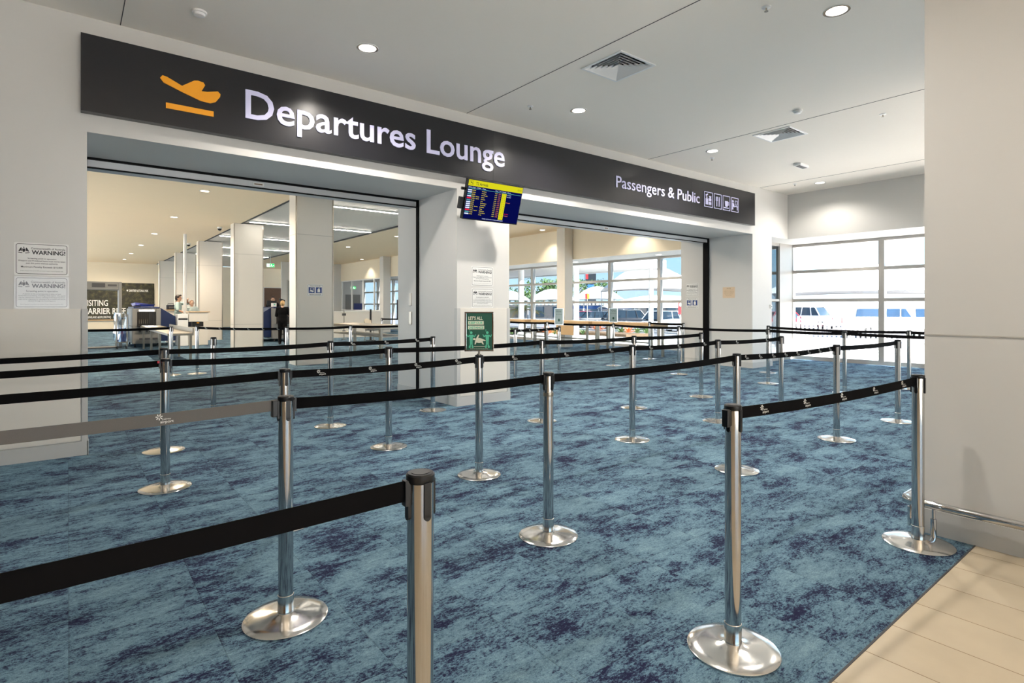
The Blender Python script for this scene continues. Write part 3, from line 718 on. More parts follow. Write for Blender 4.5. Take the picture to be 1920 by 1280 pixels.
for x, y, lb in ((14.85, 5.7, 'soffit downlight over the bright window at the right'), (14.77, 14.96, 'soffit downlight over the lounge windows, right behind the white column'), (14.79, 11.23, 'soffit downlight over the lounge windows at the right jamb')):
    lamp_thing('downlight', lb, x, y, SZ, 25, 120, 'downlights in the low soffit')
# light strips in the slatted ceiling
strips = []
for i, y in enumerate((10.6, 15.15, 19.6, 24.15, 28.7, 33.2)):  # first strip is out of view, included for its light
    o = thing('light_strip', '%s long linear light strip set in the slatted ceiling' % ('unseen, added', 'nearest visible', 'second visible', 'third visible', 'fourth visible', 'farthest')[i], 'ceiling light', (6.7, y, CZ), group='linear light strips')
    B(4.6, 8.8, y-.05, y+.05, CZ-.004, CZ+.03).build('channel', M['white'], o)
    B(4.62, 8.78, y-.022, y+.022, CZ-.015, CZ-.004).build('diffuser', M['strip'], o)
# vents
def vent(label, x, y):
    o = thing('air_vent', label, 'vent', (x, y, CZ), group='square ceiling vents')
    f = MB(); h = .3
    for a, b in ((h, h-.03),):
        f.box(-a, a, -a, -b, -.012, 0); f.box(-a, a, b, a, -.012, 0); f.box(-a, -b, -b, b, -.012, 0); f.box(b, a, -b, b, -.012, 0)
    f.build('frame', M['whitepaint'], o, local=True, bevel=.003)
    k = MB().box(-.27, .27, -.27, .27, .17, .19)
    for q in ((-.27,.27,-.27,-.262),(-.27,.27,.262,.27),(-.27,-.262,-.262,.262),(.262,.27,-.262,.262)): k.box(*q, 0, .17)
    k.build('dark_throat', M['blackmetal'], o, local=True)
    for k in range(6):
        a = .268 - .043*k; b = a - .034; z0, z1 = -.010, .028
        vs = [(-a,-a,z0),(a,-a,z0),(a,a,z0),(-a,a,z0),(-b,-b,z1),(b,-b,z1),(b,b,z1),(-b,b,z1)]
        vs += [(c[0], c[1], c[2]+.003) for c in vs]
        fs_ = [(i, 4+i, 4+(i+1) % 4, (i+1) % 4) for i in range(4)] + [(8+i, 8+(i+1) % 4, 12+(i+1) % 4, 12+i) for i in range(4)]
        fs_ += [(i, (i+1) % 4, 8+(i+1) % 4, 8+i) for i in range(4)] + [(4+(i+1) % 4, 4+i, 12+i, 12+(i+1) % 4) for i in range(4)]
        if k == 5: fs_ += [(4, 7, 6, 5), (12, 13, 14, 15)]
        MB().add(vs, fs_).build('louvre', M['whitepaint'], o, local=True)
vent('square louvred air vent in the hall ceiling, the larger and nearer one', 4.95, 4.32)
vent('square louvred air vent in the hall ceiling, the farther one near the right window', 8.92, 4.42)
for x, y, lb in ((5.03, 2.62, 'nearest small sprinkler head at the top edge of the ceiling'), (4.98, 5.92, 'sprinkler head left of the middle downlight, near the sign'), (9.14, 3.05, 'sprinkler head at the right of the hall ceiling by the white wall'),
                 (9.35, 5.9, 'sprinkler head just beside the downlight over Passengers & Public'), (12.78, 6.0, 'farthest sprinkler head in the ceiling corner above the sign end')):
    o = thing('sprinkler', lb, 'sprinkler', (x, y, CZ), group='ceiling sprinklers')
    MB().lathe([(.018,-.012),(.04,-.008),(.042,0)], n=20).build('rosette', M['whitepaint'], o, smooth=40, local=True)
    k = MB().cyl((0,0,-.01), (0,0,-.04), .007, n=8); k.cyl((0,0,-.04), (0,0,-.044), .018, n=12); k.build('nozzle', M['steel'], o, local=True)
for x, y, lb in ((0.96, 5.93, 'round white smoke detector at the upper left of the ceiling'), (8.03, 3.73, 'round white smoke detector beside the farther vent')):
    o = thing('smoke_detector', lb, 'smoke detector', (x, y, CZ))
    MB().lathe([(.03,-.045),(.045,-.04),(.05,-.02)], n=24).build('sensor_head', M['whitepaint'], o, smooth=40, local=True)
    MB().lathe([(.05,-.02),(.062,-.016),(.064,0)], n=24).build('mount', M['white'], o, smooth=40, local=True)
o = thing('ceiling_sensor', 'small rectangular white fitting on the ceiling near the right window', 'sensor', (11.13, 5.1, CZ))
B(10.95, 11.3, 5.03, 5.17, CZ-.05, CZ).build('sensor_body', M['whitepaint'], o, bevel=.008); B(10.98, 11.27, 5.06, 5.14, CZ-.056, CZ-.05).build('grille', M['greydark'], o)
for x, y, lb in ((2.9, 11.2, 'small black dome camera just inside the left opening'), (4.1, 21.5, 'black dome camera by the ceiling seam before the second column'), (4.1, 27.9, 'black dome camera by the ceiling seam near the third column'), (9.5, 17.0, 'black dome camera in the ceiling right of the nearest column')):
    o = thing('dome_camera', lb, 'camera', (x, y, CZ), group='black dome cameras')
    MB().lathe([(.005,-.13),(.05,-.11),(.07,-.06)], n=20).build('dome', M['black'], o, smooth=60, local=True); MB().lathe([(.075,-.06),(.08,0)], n=20).build('mount', M['white'], o, smooth=40, local=True)
def exit_sign(label, x, y, z, s=1.0):
    o = thing('exit_sign', label, 'exit sign', (x, y, z))
    B(x-.2*s, x+.2*s, y-.03, y+.03, z, z+.2*s).build('housing', M['white'], o, bevel=.005)
    k = MB(); fn = faceS(x-.2*s, y-.03, z); rect(k, fn, .012*s, .388*s, .012*s, .188*s, .003); k.build('green_face', M['exitgreen'], o)
    k = MB(); rect(k, fn, .02*s, .15*s, .02*s, .18*s, .005)
    flat(k, disc(.235*s, .155*s, .015*s), fn, .005); flat(k, [(.2*s,.14*s),(.25*s,.13*s),(.26*s,.09*s),(.3*s,.04*s),(.28*s,.03*s),(.235*s,.075*s),(.19*s,.04*s),(.175*s,.05*s),(.215*s,.09*s),(.21*s,.12*s)], fn, .005)
    flat(k, [(.31*s,.09*s),(.34*s,.12*s),(.34*s,.1*s),(.375*s,.1*s),(.375*s,.08*s),(.34*s,.08*s),(.34*s,.06*s)], fn, .005)
    k.build('running_figure', M['exitwhite'], o)
    MB().cyl((x, y, z+.2*s), (x, y, min(CZ, z+.2*s+.6)), .012, n=8).build('hanger', M['white'], o)
exit_sign('green and white running-man exit sign hanging past the second column', 8.45, 31.5, 3.5)
exit_sign('green and white exit sign seen through the office glass', 14.6, 35.3, 2.55, .9)

# ------------------------------------------------------------------ belt posts
PG = 'chrome belt posts in the queue'
proto = thing('belt_post', 'x', 'belt post', group=PG)
MB().lathe([(.178,0),(.18,.002),(.18,.006),(.176,.009),(.13,.014),(.08,.020),(.045,.027),(.036,.031)], n=64).build('base_plate', M['chromebase'], proto, smooth=35, local=True)
MB().lathe([(.0345,.026),(.0345,.108),(.0322,.110)], n=40).build('collar', M['chromebase'], proto, smooth=35, local=True)
MB().lathe([(.0318,.10),(.0318,.985)], n=40).build('tube', M['chrome'], proto, smooth=35, local=True)
k = MB().lathe([(.033,.978),(.0345,.981),(.0345,.996),(.031,1.0),(.024,1.0)], n=40)
for i in range(4):
    a = PI/2*i
    k.obox((.033*math.cos(a), .033*math.sin(a), .941), (math.cos(a), math.sin(a), 0), (-math.sin(a), math.cos(a), 0), (0, 0, 1), .004, .0085, .041)
    k.cyl((.029*math.cos(a), .029*math.sin(a), .90), (.037*math.cos(a), .037*math.sin(a), .90), .0085, n=12)
k.build('head', M['black'], proto, smooth=35, local=True)
k = MB().lathe([(.022,.999),(.022,1.0012)], n=32); k.build('cap_label', M['greydark'], proto, smooth=35, local=True)

def flower(mb, fn, u, v, r, w_, m):
    for i in range(7):
        a = 2*PI*i/7 + .3
        flat(mb, capsule((u+.35*r*math.cos(a), v+.35*r*math.sin(a)), (u+r*math.cos(a), v+r*math.sin(a)), .08*r, .2*r, 4), fn, w_, m)
def belt(post, ax, ay, bx, by, logos=0, mat=None, endclip=True):
    """webbing pulled from the head of post A to the head at B; local to the post"""
    d = Vector((bx-ax, by-ay, 0)); Ln = d.length; d.normalize(); n_ = Vector((d.y, -d.x, 0))
    if n_.y > 0: n_ = -n_                                  # printed side looks towards -Y
    s0, s1 = .036, Ln - (.04 if endclip else 0)
    k = MB(); N = 14; hw = .0245; th = .0012; sag = .008*Ln
    vs = []
    for i in range(N+1):
        f_ = i/N; s = s0 + (s1-s0)*f_; z = .962 - sag*4*f_*(1-f_)
        for sn, dz in ((1, -hw), (1, hw), (-1, hw), (-1, -hw)): vs.append(d*s + n_*(th*sn) + Vector((0, 0, z+dz)))
    fs_ = []
    for i in range(N):
        for q in range(4): fs_.append((4*i+q, 4*i+(q+1) % 4, 4*(i+1)+(q+1) % 4, 4*(i+1)+q))
    fs_ += [(3, 2, 1, 0), (4*N, 4*N+1, 4*N+2, 4*N+3)]
    k.add(vs, fs_, 0)
    right = Vector((-n_.y, n_.x, 0))                        # reading direction on the printed side
    flip = right.dot(d) < 0
    for i in range(logos):
        f_ = (i+.55)/logos; s = s0 + (s1-s0)*f_; z = .962 - sag*4*f_*(1-f_)
        base = d*s + Vector((0, 0, z))
        def fn(u, v, w_, base=base): return base + right*u + Vector((0, 0, v)) + n_*(th + w_)
        flower(k, fn, -.022, .010, .0105, .0006, 1)
        text(k, 'cairns', fn, -.012, -.002, .03, .0065, m=1, w=.0006)
        text(k, 'airport', fn, -.018, -.0145, .046, .0105, m=1, bold=.008, w=.0006)
    ob = k.build('belt', [mat or M['belt'], M['print']], post, local=True)
    c = MB(); e_ = d*s1 + Vector((0, 0, .957))
    c.obox(e_ + d*.0, d, n_, (0,0,1), .006, .012, .03); c.build('belt_end', M['black'], ob, local=True)
    c = MB(); c.obox(d*.04 + Vector((0,0,.957)), d, n_, (0,0,1), .004, .010, .03); c.build('belt_mouth', M['black'], ob, local=True)
    return ob

POSTS = {
 'A1': (.67, 1.21, 'nearest chrome belt post, cropped at the bottom edge of the photo'),
 'A2': (2.14, 1.255, 'large near post with an empty black clip, belt to the white wall'),
 'A3': (3.95, 1.135, 'chrome belt post standing right beside the white wall at the right'),
 'B1': (.77, 2.625, 'near left post where a grey belt meets a black belt'),
 'B2': (2.31, 2.575, 'second-row post right of centre foreground, fitted with tape below its head'),
 'B3': (4.51, 2.61, 'second-row post standing directly behind the large near clip post'),
 'B4': (6.38, 2.56, 'second-row post whose left belt carries many tiny flower logos'),
 'B5': (7.96, 2.495, 'last second-row post, just left of the post beside the white wall'),
 'C1': (1.10, 3.77, 'third-row post directly behind the post with the grey belt'),
 'C2': (2.69, 3.86, 'chrome belt post carrying the green distance poster'),
 'C3': (4.67, 3.885, 'third-row post between two airport-printed belts, right of centre'),
 'C4': (6.25, 3.865, 'third-row post just behind the second-row post of the large clip post'),
 'C5': (7.68, 3.79, 'end post of the third row, in front of the narrow window'),
 'D1': (.59, 5.085, 'left post with a red tab on its belt clip, fourth row'),
 'D2': (2.52, 5.195, 'fourth-row post between the nearest lounge column and the pier inner jamb'),
 'D3': (4.57, 5.21, 'fourth-row post just right of the central pier and green poster'),
 'D4': (6.17, 5.1, 'fourth-row post behind the third-row post with printed belts'),
 'D5': (7.75, 5.08, 'end post of the fourth row, in front of the black shutter channel'),
 'E1': (.73, 6.40, 'left entrance post seen just behind the red-tab post'),
 'E2': (2.42, 6.52, 'left entrance post at the right edge of the nearest lounge column'),
 'E3': (3.88, 6.66, 'chrome belt post next to the left side of the central pier'),
 'F1': (10.1, 11.3, 'far post before the wooden counters, first of the line along them'),
 'F2': (10.2, 9.05, 'far post in the right opening carrying the right small sign frame'),
 'F3': (9.95, 7.05, 'post in the right opening left of the right inner jamb'),
 'F4': (10.05, 5.2, 'post in front of the right wall end, belt towards the bright window'),
 'F5': (9.88, 3.84, 'post standing in front of the bright window, its middle'),
 'G1': (12.25, 9.6, 'far post by the lounge windows, left of a short belt'),
 'G2': (12.05, 8.4, 'far post by the right inner jamb, right of a short belt'),
 'G3': (11.7, 6.05, 'farthest hall post beside the narrow window'),
 'G4': (11.25, 3.36, 'hall post at the bright window nearest the white wall'),
 'H1': (6.45, 8.1, 'post just right of the central pier inside the right opening'),
 'H2': (7.85, 8.42, 'post in the right opening carrying the left small sign frame'),
 'I1': (1.50, 8.25, 'lone lounge post without any belt, behind the queue belts'),
 'J1': (1.66, 13.4, 'lounge post in front of the conveyor table, belt to the left'),
 'J2': (2.12, 13.35, 'lounge post right of the conveyor table end'),
 'J3': (3.42, 11.6, 'lounge post before the gap between the two nearest columns'),
 'J4': (4.80, 11.75, 'lounge post in front of the steel inspection table'),
 'K1': (8.8, 18.7, 'far lounge post behind the steel inspection table'),
}
PO = {}
for kx, (x, y, lb) in POSTS.items():
    o = proto if not PO else copy_tree(proto)
    if PO:
        for ch in list(o.children): pass
    o.location = (x, y, 0); o['label'] = lb; o.rotation_euler = (0, 0, 0)
    PO[kx] = o
BELTS = [('A1', (-1.6, 1.25), 0, 0), ('A2', 'A3', 5, 0), ('B1', (-1.6, 2.66), 3, 1), ('B1', 'B2', 0, 0), ('B2', 'B3', 0, 0), ('B3', 'B4', 8, 0), ('B4', 'B5', 0, 0),
         ('C1', (-2.0, 3.8), 0, 0), ('C1', 'C2', 4, 0), ('C2', 'C3', 3, 0), ('C3', 'C4', 3, 0), ('C4', 'C5', 2, 0),
         ('D1', (-2.2, 5.1), 0, 0), ('D1', 'D2', 0, 0), ('D2', 'D3', 0, 0), ('D3', 'D4', 0, 0), ('D4', 'D5', 0, 0),
         ('E1', (-2.2, 6.42), 0, 0), ('E1', 'E2', 0, 0), ('E2', 'E3', 3, 0),
         ('F1', (10.2, 13.4), 0, 0), ('F1', 'F2', 0, 0), ('F2', 'F3', 0, 0), ('F3', 'F4', 0, 0), ('F4', 'F5', 0, 0), ('F5', (10.0, 1.6), 0, 0),
         ('G1', 'G2', 0, 0), ('G3', 'G4', 0, 0), ('G4', (11.2, 1.2), 0, 0), ('H1', 'H2', 5, 0), ('H1', (5.24, 8.15), 0, 0),
         ('J1', (-.4, 13.4), 0, 0), ('J2', 'J3', 6, 0), ('J3', 'J4', 0, 0), ('J4', (6.4, 11.9), 0, 0), ('K1', (10.6, 18.7), 0, 0)]
for a, b, lg, gm in BELTS:
    ax, ay, _ = POSTS[a]; bx, by = POSTS[b][:2] if isinstance(b, str) else b
    belt(PO[a], ax, ay, bx, by, lg, M['beltgrey'] if gm else None, isinstance(b, str))
# details that only some posts have
k = MB().box(-.062, -.036, -.014, .014, .915, .985); k.build('spare_clip', M['black'], PO['A2'], local=True, bevel=.004)
k = MB().box(-.062, -.036, -.016, .016, .91, .985); k.build('belt_clip', M['black'], PO['B1'], local=True, bevel=.004)
MB().lathe([(.0322,.855),(.0326,.858),(.0326,.875),(.0322,.878)], n=32).build('tape', M['steel'], PO['B2'], local=True, smooth=40)
k = MB().box(-.055, -.036, -.01, .01, .965, .985); k.build('red_tab', M['redlamp'], PO['D1'], local=True, bevel=.003)

# small framed signs standing on posts
def sign_frame(label, px, py, rz, w_, h):
    o = thing('poster_frame', label, 'poster', (px, py, 1.0), rz)
    k = MB().box(-w_/2, w_/2, -.006, .006, .03, .03+h); k.build('backing', M['grey'], o, local=True)
    f = MB(); t_ = .012
    f.box(-w_/2-.003, w_/2+.003, -.011, .008, .03, .03+t_); f.box(-w_/2-.003, w_/2+.003, -.011, .008, .03+h-t_, .03+h)
    f.box(-w_/2-.003, -w_/2+t_, -.011, .008, .03+t_, .03+h-t_); f.box(w_/2-t_, w_/2+.003, -.011, .008, .03+t_, .03+h-t_)
    f.build('frame', M['chrome'], o, local=True, bevel=.002)
    MB().lathe([(.02,.001),(.02,.008),(.009,.012),(.009,.032)], n=20).build('stem', M['steel'], o, local=True, smooth=40)
    return o, (lambda u, v, w2: (-w_/2+u, -.006-w2, .03+v))
o, fn = sign_frame('green framed distance poster with divers and a turtle, on a belt post', *POSTS['C2'][:2], -ANG + .05, .236, .328)
k = MB(); rect(k, fn, .01, .226, .01, .318, .001); k.build('poster', M['green'], o, local=True)
k = MB()
text(k, "LET'S ALL", fn, .028, .262, .118, .026, bold=.03, w=.002)
rect(k, fn, .026, .156, .222, .252, .0018); rect(k, fn, .026, .160, .183, .213, .0018)
text(k, 'DO NOT JOIN THE QUEUE IF YOU FEEL UNWELL', fn, .118, .018, .15, .006, w=.002, center=True)
rect(k, fn, .075, .165, .038, .042, .0018)
tx, ty = .118, .09   # turtle: shell, head, flippers
flat(k, disc(tx, ty, .032, 20, 0, .021), fn, .002); flat(k, disc(tx-.04, ty+.012, .011, 12, 0, .008), fn, .002)
for a in (((-.02,.012),(-.004,.045)), ((-.026,-.008),(-.034,-.03)), ((.022,-.01),(.034,-.03)), ((.028,.004),(.05,.0))):
    flat(k, capsule((tx+a[0][0], ty+a[0][1]), (tx+a[1][0], ty+a[1][1]), .008, .004), fn, .0021)
k.build('cream_print', M['cream'], o, local=True)
k = MB(); text(k, 'KEEP OUR', fn, .033, .228, .115, .018, bold=.03, w=.003); text(k, 'DISTANCE', fn, .033, .189, .12, .018, bold=.03, w=.003)
for cx in (.052, .186):
    flat(k, disc(cx, .155, .011, 14), fn, .002); flat(k, [(cx-.016,.138),(cx+.016,.138),(cx+.012,.09),(cx-.012,.09)], fn, .002)
    for s in (-1, 1):
        flat(k, capsule((cx+s*.014, .134), (cx+s*.026, .12), .004), fn, .0021); flat(k, capsule((cx+s*.026, .12), (cx+s*.036, .138), .0035), fn, .0022)
        flat(k, capsule((cx+s*.006, .092), (cx+s*.006, .06), .0055), fn, .0023); flat(k, capsule((cx+s*.007, .056), (cx+s*.012, .036), .004, .009), fn, .0024)
    flat(k, capsule((cx-.012, .165), (cx-.012, .182), .0018), fn, .0021)
k.build('mint_print', M['mint'], o, local=True)
for key, rz, lb in (('H2', -ANG - .9, 'left pale sign frame on a post in the right opening'), ('F2', -ANG - .85, 'right pale sign frame on a post before the wooden counters')):
    o, fn = sign_frame(lb, *POSTS[key][:2], rz, .25, .34)
    k = MB(); rect(k, fn, .01, .24, .01, .33, .001); k.build('poster', M['ledteal'] if False else M['shirtpale'], o, local=True)
    k = MB(); text(k, 'PLEASE', fn, .125, .26, .14, .03, w=.002, center=True); text(k, 'KEEP YOUR DISTANCE', fn, .125, .21, .18, .016, w=.002, center=True); flat(k, disc(.125, .1, .03), fn, .002)
    k.build('print', M['green'], o, local=True)

# ------------------------------------------------------------------ lounge: mural, gate, screening lanes
mu = thing('forest_mural', 'wide dark forest mural with white lettering on the far lounge wall', 'mural', (.5, 42.85, .65))
B(-2.9, 4.36, 42.84, 42.895, .62, 2.9).build('mural_panel', M['forest'], mu)
fn = faceS(0, 42.84, 0); k = MB()
text(k, 'VISITING', fn, .70, 1.46, 1.23, .35, w=.006, bold=.01); text(k, 'GREAT BARRIER REEF', fn, -.40, .96, 3.24, .36, bold=.02, w=.006)
text(k, 'QUEENSLAND #EXPLORETNQ', fn, .76, .70, 1.32, .13, bold=.02, w=.006); text(k, 'DAINTREE NATIONAL PARK', fn, 3.0, 2.35, 1.04, .14, bold=.02, w=.006)
flat(k, capsule((2.92, 2.37), (2.92, 2.44), .012, .04), fn, .006)
k.build('lettering', M['print'], mu)
B(-2.9, 4.36, 42.80, 42.895, .55, .62).build('ledge', M['wood'], mu)

ga = thing('metal_detector', 'grey walk-through metal detector gate at the left opening edge', 'detector gate', (.95, 23.7, 0))
for x in (.42, 1.40): B(x-.045, x+.045, 23.45, 24.05, .03, 2.25).build('side_panel', M['grey'], ga, bevel=.02)
B(.46, 1.36, 23.48, 24.02, 1.97, 2.25).build('crossbar', M['grey'], ga, bevel=.02)
k = MB().box(.62, .98, 23.462, 23.48, 2.06, 2.2); k.box(1.05, 1.3, 23.462, 23.48, 2.1, 2.16); k.build('control_display', M['greydark'], ga)
B(.38, 1.44, 23.42, 24.08, 0, .03).build('floor_plate', M['greydark'], ga)

def xray(label, x0, x1, y0, y1, side, stuff=True):
    o = thing('xray_machine', label, 'x-ray machine', ((x0+x1)/2, y0, 0))
    k = MB()
    k.box(x0, x1, y0, y1, .12, .72); k.box(x0, x0+.14, y0, y1, .72, 1.34); k.box(x1-.14, x1, y0, y1, .72, 1.34); k.box(x0+.14, x1-.14, y0, y1, 1.22, 1.34)
    k.build('body', M['grey'], o, bevel=.015)
    B(x0+.04, x1-.04, y0+.02, y1, 1.34, 1.40).build('lid', M['blue'], o, bevel=.01)
    k = MB()
    for i in range(9):
        a = x0+.14+(x1-x0-.28)*i/9; k.box(a+.002, a+(x1-x0-.28)/9-.002, y0+.03+.006*(i % 2), y0+.038+.006*(i % 2), .76, 1.22)
    k.build('lead_curtain', M['rubber'], o)
    B(x0+.14, x1-.14, y0-.25, y1, .72, .76).build('belt_bed', M['rubber'], o)
    s = 1 if side > 0 else -1; xe = x1 if s > 0 else x0
    poly = [(0, .18), (.48, .18), (.48, 1.05), (.02, 1.36), (0, 1.36)]
    MB().prism(poly, lambda u, v, w_: (xe + s*u, y0+.25+w_, v), 0, y1-y0-.3).build('blue_cladding', M['blue'], o, bevel=.01)
    k = MB()
    for i in range(6): k.cyl((x0+.22+i*.1, y0-.002, .55), (x0+.22+i*.1, y0+.006, .55), .036, n=14)
    k.box(x0+.2, x1-.1, y0-.006, y0, .26, .32); k.build('vents', M['greydark'], o)
    k = MB().box((x0+x1)/2-.22, (x0+x1)/2+.22, y0-.012, y0, 1.25, 1.29); k.build('status_light', M['strip'] if False else M['lamp'], o)
    for x in (x0+.08, x1-.08):
        for y in (y0+.1, y1-.1):
            MB().cyl((x-.02, y, .06), (x+.02, y, .06), .06, n=16).build('caster', M['rubber'], o)
    return o
xray('grey x-ray machine with blue cladding and black curtain, left screening lane', 1.73, 2.57, 23.3, 25.6, 1)
def tray(label, x, y, z, mat, rot=(0, 0, 0), s=1.0):
    o = bpy.data.objects.new('tray', None)
    k = MB(); a, b, h, t_ = .26*s, .19*s, .11*s, .008
    k.box(-a*.85, a*.85, -b*.85, b*.85, 0, t_)
    for q in ((( -a*.85,-b*.85),(a*.85,-b*.85),(a,-b),(-a,-b)), ((a*.85,-b*.85),(a*.85,b*.85),(a,b),(a,-b)), ((a*.85,b*.85),(-a*.85,b*.85),(-a,b),(a,b)), ((-a*.85,b*.85),(-a*.85,-b*.85),(-a,-b),(-a,b))):
        n = Vector((q[0][0]+q[1][0], q[0][1]+q[1][1], 0)).normalized()*t_
        lo = [Vector((p[0], p[1], 0)) for p in q[:2]]; hi = [Vector((p[0], p[1], h)) for p in q[2:]]
        ps = lo + hi; k.add(ps + [p - n for p in ps], [(0,1,2,3),(7,6,5,4),(0,4,5,1),(1,5,6,2),(2,6,7,3),(3,7,4,0)])
    k.box(-a-.012, a+.012, -b-.012, -b, h-.012, h); k.box(-a-.012, a+.012, b, b+.012, h-.012, h); k.box(-a-.012, -a, -b, b, h-.012, h); k.box(a, a+.012, -b, b, h-.012, h)
    ob = k.build('tray', mat, None, local=True); ob.location = (x, y, z); ob.rotation_euler = rot
    return tag(ob, label, 'tray')
tray('blue plastic tray resting on top of the left x-ray machine', 2.18, 23.6, 1.40, M['traytub'], s=.85)
tray('violet plastic tray lying tilted behind the blue one on the x-ray machine', 2.0, 24.1, 1.42, M['lilac'], (math.radians(-8), .12, .3), .8)

def table(name, label, cat, x0, x1, y0, y1, z, top, legs, legr, apron=.06, upstand=None, shelf=None):
    o = thing(name, label, cat, ((x0+x1)/2, (y0+y1)/2, 0))
    B(x0, x1, y0, y1, z-apron, z).build('top', top, o, bevel=.008)
    for x, y in legs:
        MB().box(x-legr, x+legr, y-legr, y+legr, 0, z-apron).build('leg', M['steel'], o)
    if upstand: B(*upstand).build('upstand', M['steel'], o, bevel=.004)
    if shelf: B(x0+.05, x1-.05, y0+.05, y1-.05, shelf-.03, shelf).build('lower_shelf', M['steel'], o)
    return o
o = table('conveyor_table', 'long stainless steel roller table leading into the left x-ray machine', 'table', 1.92, 2.5, 16.2, 22.9, .74, M['steel'],
      [(x, y) for y in (16.3, 18.2, 20.2, 22.4) for x in (1.98, 2.44)], .028, upstand=(2.47, 2.5, 16.2, 20.4, .74, .86))
k = MB()
for i in range(44): k.cyl((1.96, 20.6+i*.052, .745), (2.46, 20.6+i*.052, .745), .018, n=8)
k.build('rollers', M['chrome'], o)
o = thing('wrapped_trolley', 'trolley wrapped in clear plastic sheet, left of the x-ray machine', 'trolley', (1.45, 23.0, 0))
k = MB()
for x in (1.25, 1.55):
    for y in (22.7, 23.1): k.cyl((x, y, .08), (x, y, 1.15), .015, n=8)
k.box(1.23, 1.57, 22.68, 23.12, .2, .24); k.build('tube_frame', M['steel'], o)
k = MB(); random.seed(3)
ring_ = []
for z in (.25, .5, .8, 1.05, 1.2):
    ring_.append([(1.4+.21*math.cos(2*PI*i/18)*(1+.16*random.uniform(-1,1)), 22.9+.26*math.sin(2*PI*i/18)*(1+.16*random.uniform(-1,1)), z+random.uniform(-.03,.03)) for i in range(18)])
k.add(sum(ring_, []), [(r*18+i, r*18+(i+1) % 18, (r+1)*18+(i+1) % 18, (r+1)*18+i) for r in range(4) for i in range(18)]); k.build('plastic_wrap', M['plasticwrap'], o)
B(1.28, 1.52, 22.74, 23.06, .24, .7).build('blue_tub', M['traytub'], o, bevel=.02)
for x in (1.27, 1.53):
    for y in (22.72, 23.08): MB().cyl((x-.012, y, .04), (x+.012, y, .04), .04, n=12).build('wheel', M['rubber'], o)

# search counters behind the lane
o = thing('search_counter', 'pale search counter with a black monitor box behind the conveyor', 'counter', (3.35, 23.5, 0))
B(3.07, 3.40, 23.2, 23.8, 0, 1.14).build('white_cabinet', M['white'], o, bevel=.01)
B(3.09, 3.38, 23.19, 23.2, .93, .99).build('handle_slot', M['black'], o)
B(3.42, 4.05, 23.2, 23.8, .86, 1.2).build('upper_cabinet', M['panel'], o, bevel=.01)
B(3.42, 4.05, 23.25, 23.8, 0, .66).build('lower_cabinet', M['panel'], o, bevel=.01)
B(3.4, 4.1, 23.15, 23.85, 1.2, 1.23).build('top', M['wood'], o, bevel=.005)
B(3.55, 3.9, 23.26, 23.6, .68, .85).build('dark_drawer', M['black'], o, bevel=.01)
MB().prism([(3.68, .80), (3.76, .80), (3.76, .83), (3.68, .83)], lambda u, v, w_: (u, 23.258-w_, v), 0, .003).build('yellow_mark', M['ledgold'] if False else M['orange'], o)
o = thing('case_stand', 'narrow tan-topped stand behind the left x-ray machine hood', 'stand', (3.2, 26.0, 0))
B(3.03, 3.37, 25.8, 26.2, 0, 1.26).build('cabinet', M['panel'], o, bevel=.01); B(3.0, 3.4, 25.77, 26.23, 1.26, 1.29).build('top', M['wood'], o)
o = thing('equipment_case', 'dark blue equipment case with handle on the tan-topped stand', 'case', (3.2, 26.0, 1.29))
B(3.06, 3.34, 25.85, 26.15, 1.29, 1.47).build('case_body', M['navy'], o, bevel=.02); B(3.12, 3.28, 25.84, 25.85, 1.34, 1.42).build('front_panel', M['greydark'], o)
MB().tube([(3.1, 26, 1.46), (3.1, 26, 1.52), (3.3, 26, 1.52), (3.3, 26, 1.46)], .012, 8).build('carry_handle', M['black'], o)

# right lane
xray('x-ray machine with steep blue side behind the suited officer', 6.42, 7.3, 23.6, 25.9, -1)
o = thing('operator_monitor', 'dark operator monitor on top of the right x-ray machine', 'monitor', (6.64, 24.6, 1.40))
B(6.46, 6.84, 24.58, 24.62, 1.45, 1.66).build('display_panel', M['black'], o, bevel=.008); k = MB().cyl((6.64, 24.62, 1.405), (6.64, 24.62, 1.5), .02); k.box(6.54, 6.74, 24.55, 24.7, 1.40, 1.415); k.build('stand', M['greydark'], o)
o = thing('document_box', 'white box with a green dot on the right x-ray machine', 'box', (6.6, 23.9, 1.4)); B(6.46, 6.62, 23.8, 24.0, 1.40, 1.55).build('box_body', M['white'], o, bevel=.01)
MB().cyl((6.54, 23.795, 1.49), (6.54, 23.8, 1.49), .03).build('green_dot', M['mint'], o)
o = thing('bag_scanner_lens', 'black desk lamp shaped camera on the right x-ray machine', 'camera', (6.9, 23.9, 1.4))
k = MB().cyl((6.9, 23.9, 1.40), (6.9, 23.9, 1.62), .012); k.build('stalk', M['black'], o); k = MB(); k.obox((6.85, 23.85, 1.66), (1, .2, -.3), (0, 1, 0), (0, 0, 1), .12, .05, .05); k.build('camera_head', M['black'], o, bevel=.01)

# brown panel on the far wall
o = thing('wall_panel', 'brown clad panel on the far wall behind the right lane', 'wall panel', (11.7, 42.85, 0)); B(11.05, 12.45, 42.8, 42.9, 0, 2.75).build('cladding', M['brown'], o); k = MB(); ring(k, faceS(11.0, 42.8, 0), 0, 1.5, 0, 2.8, .05, .01, 0, .02); k.build('surround', M['wall'], o)

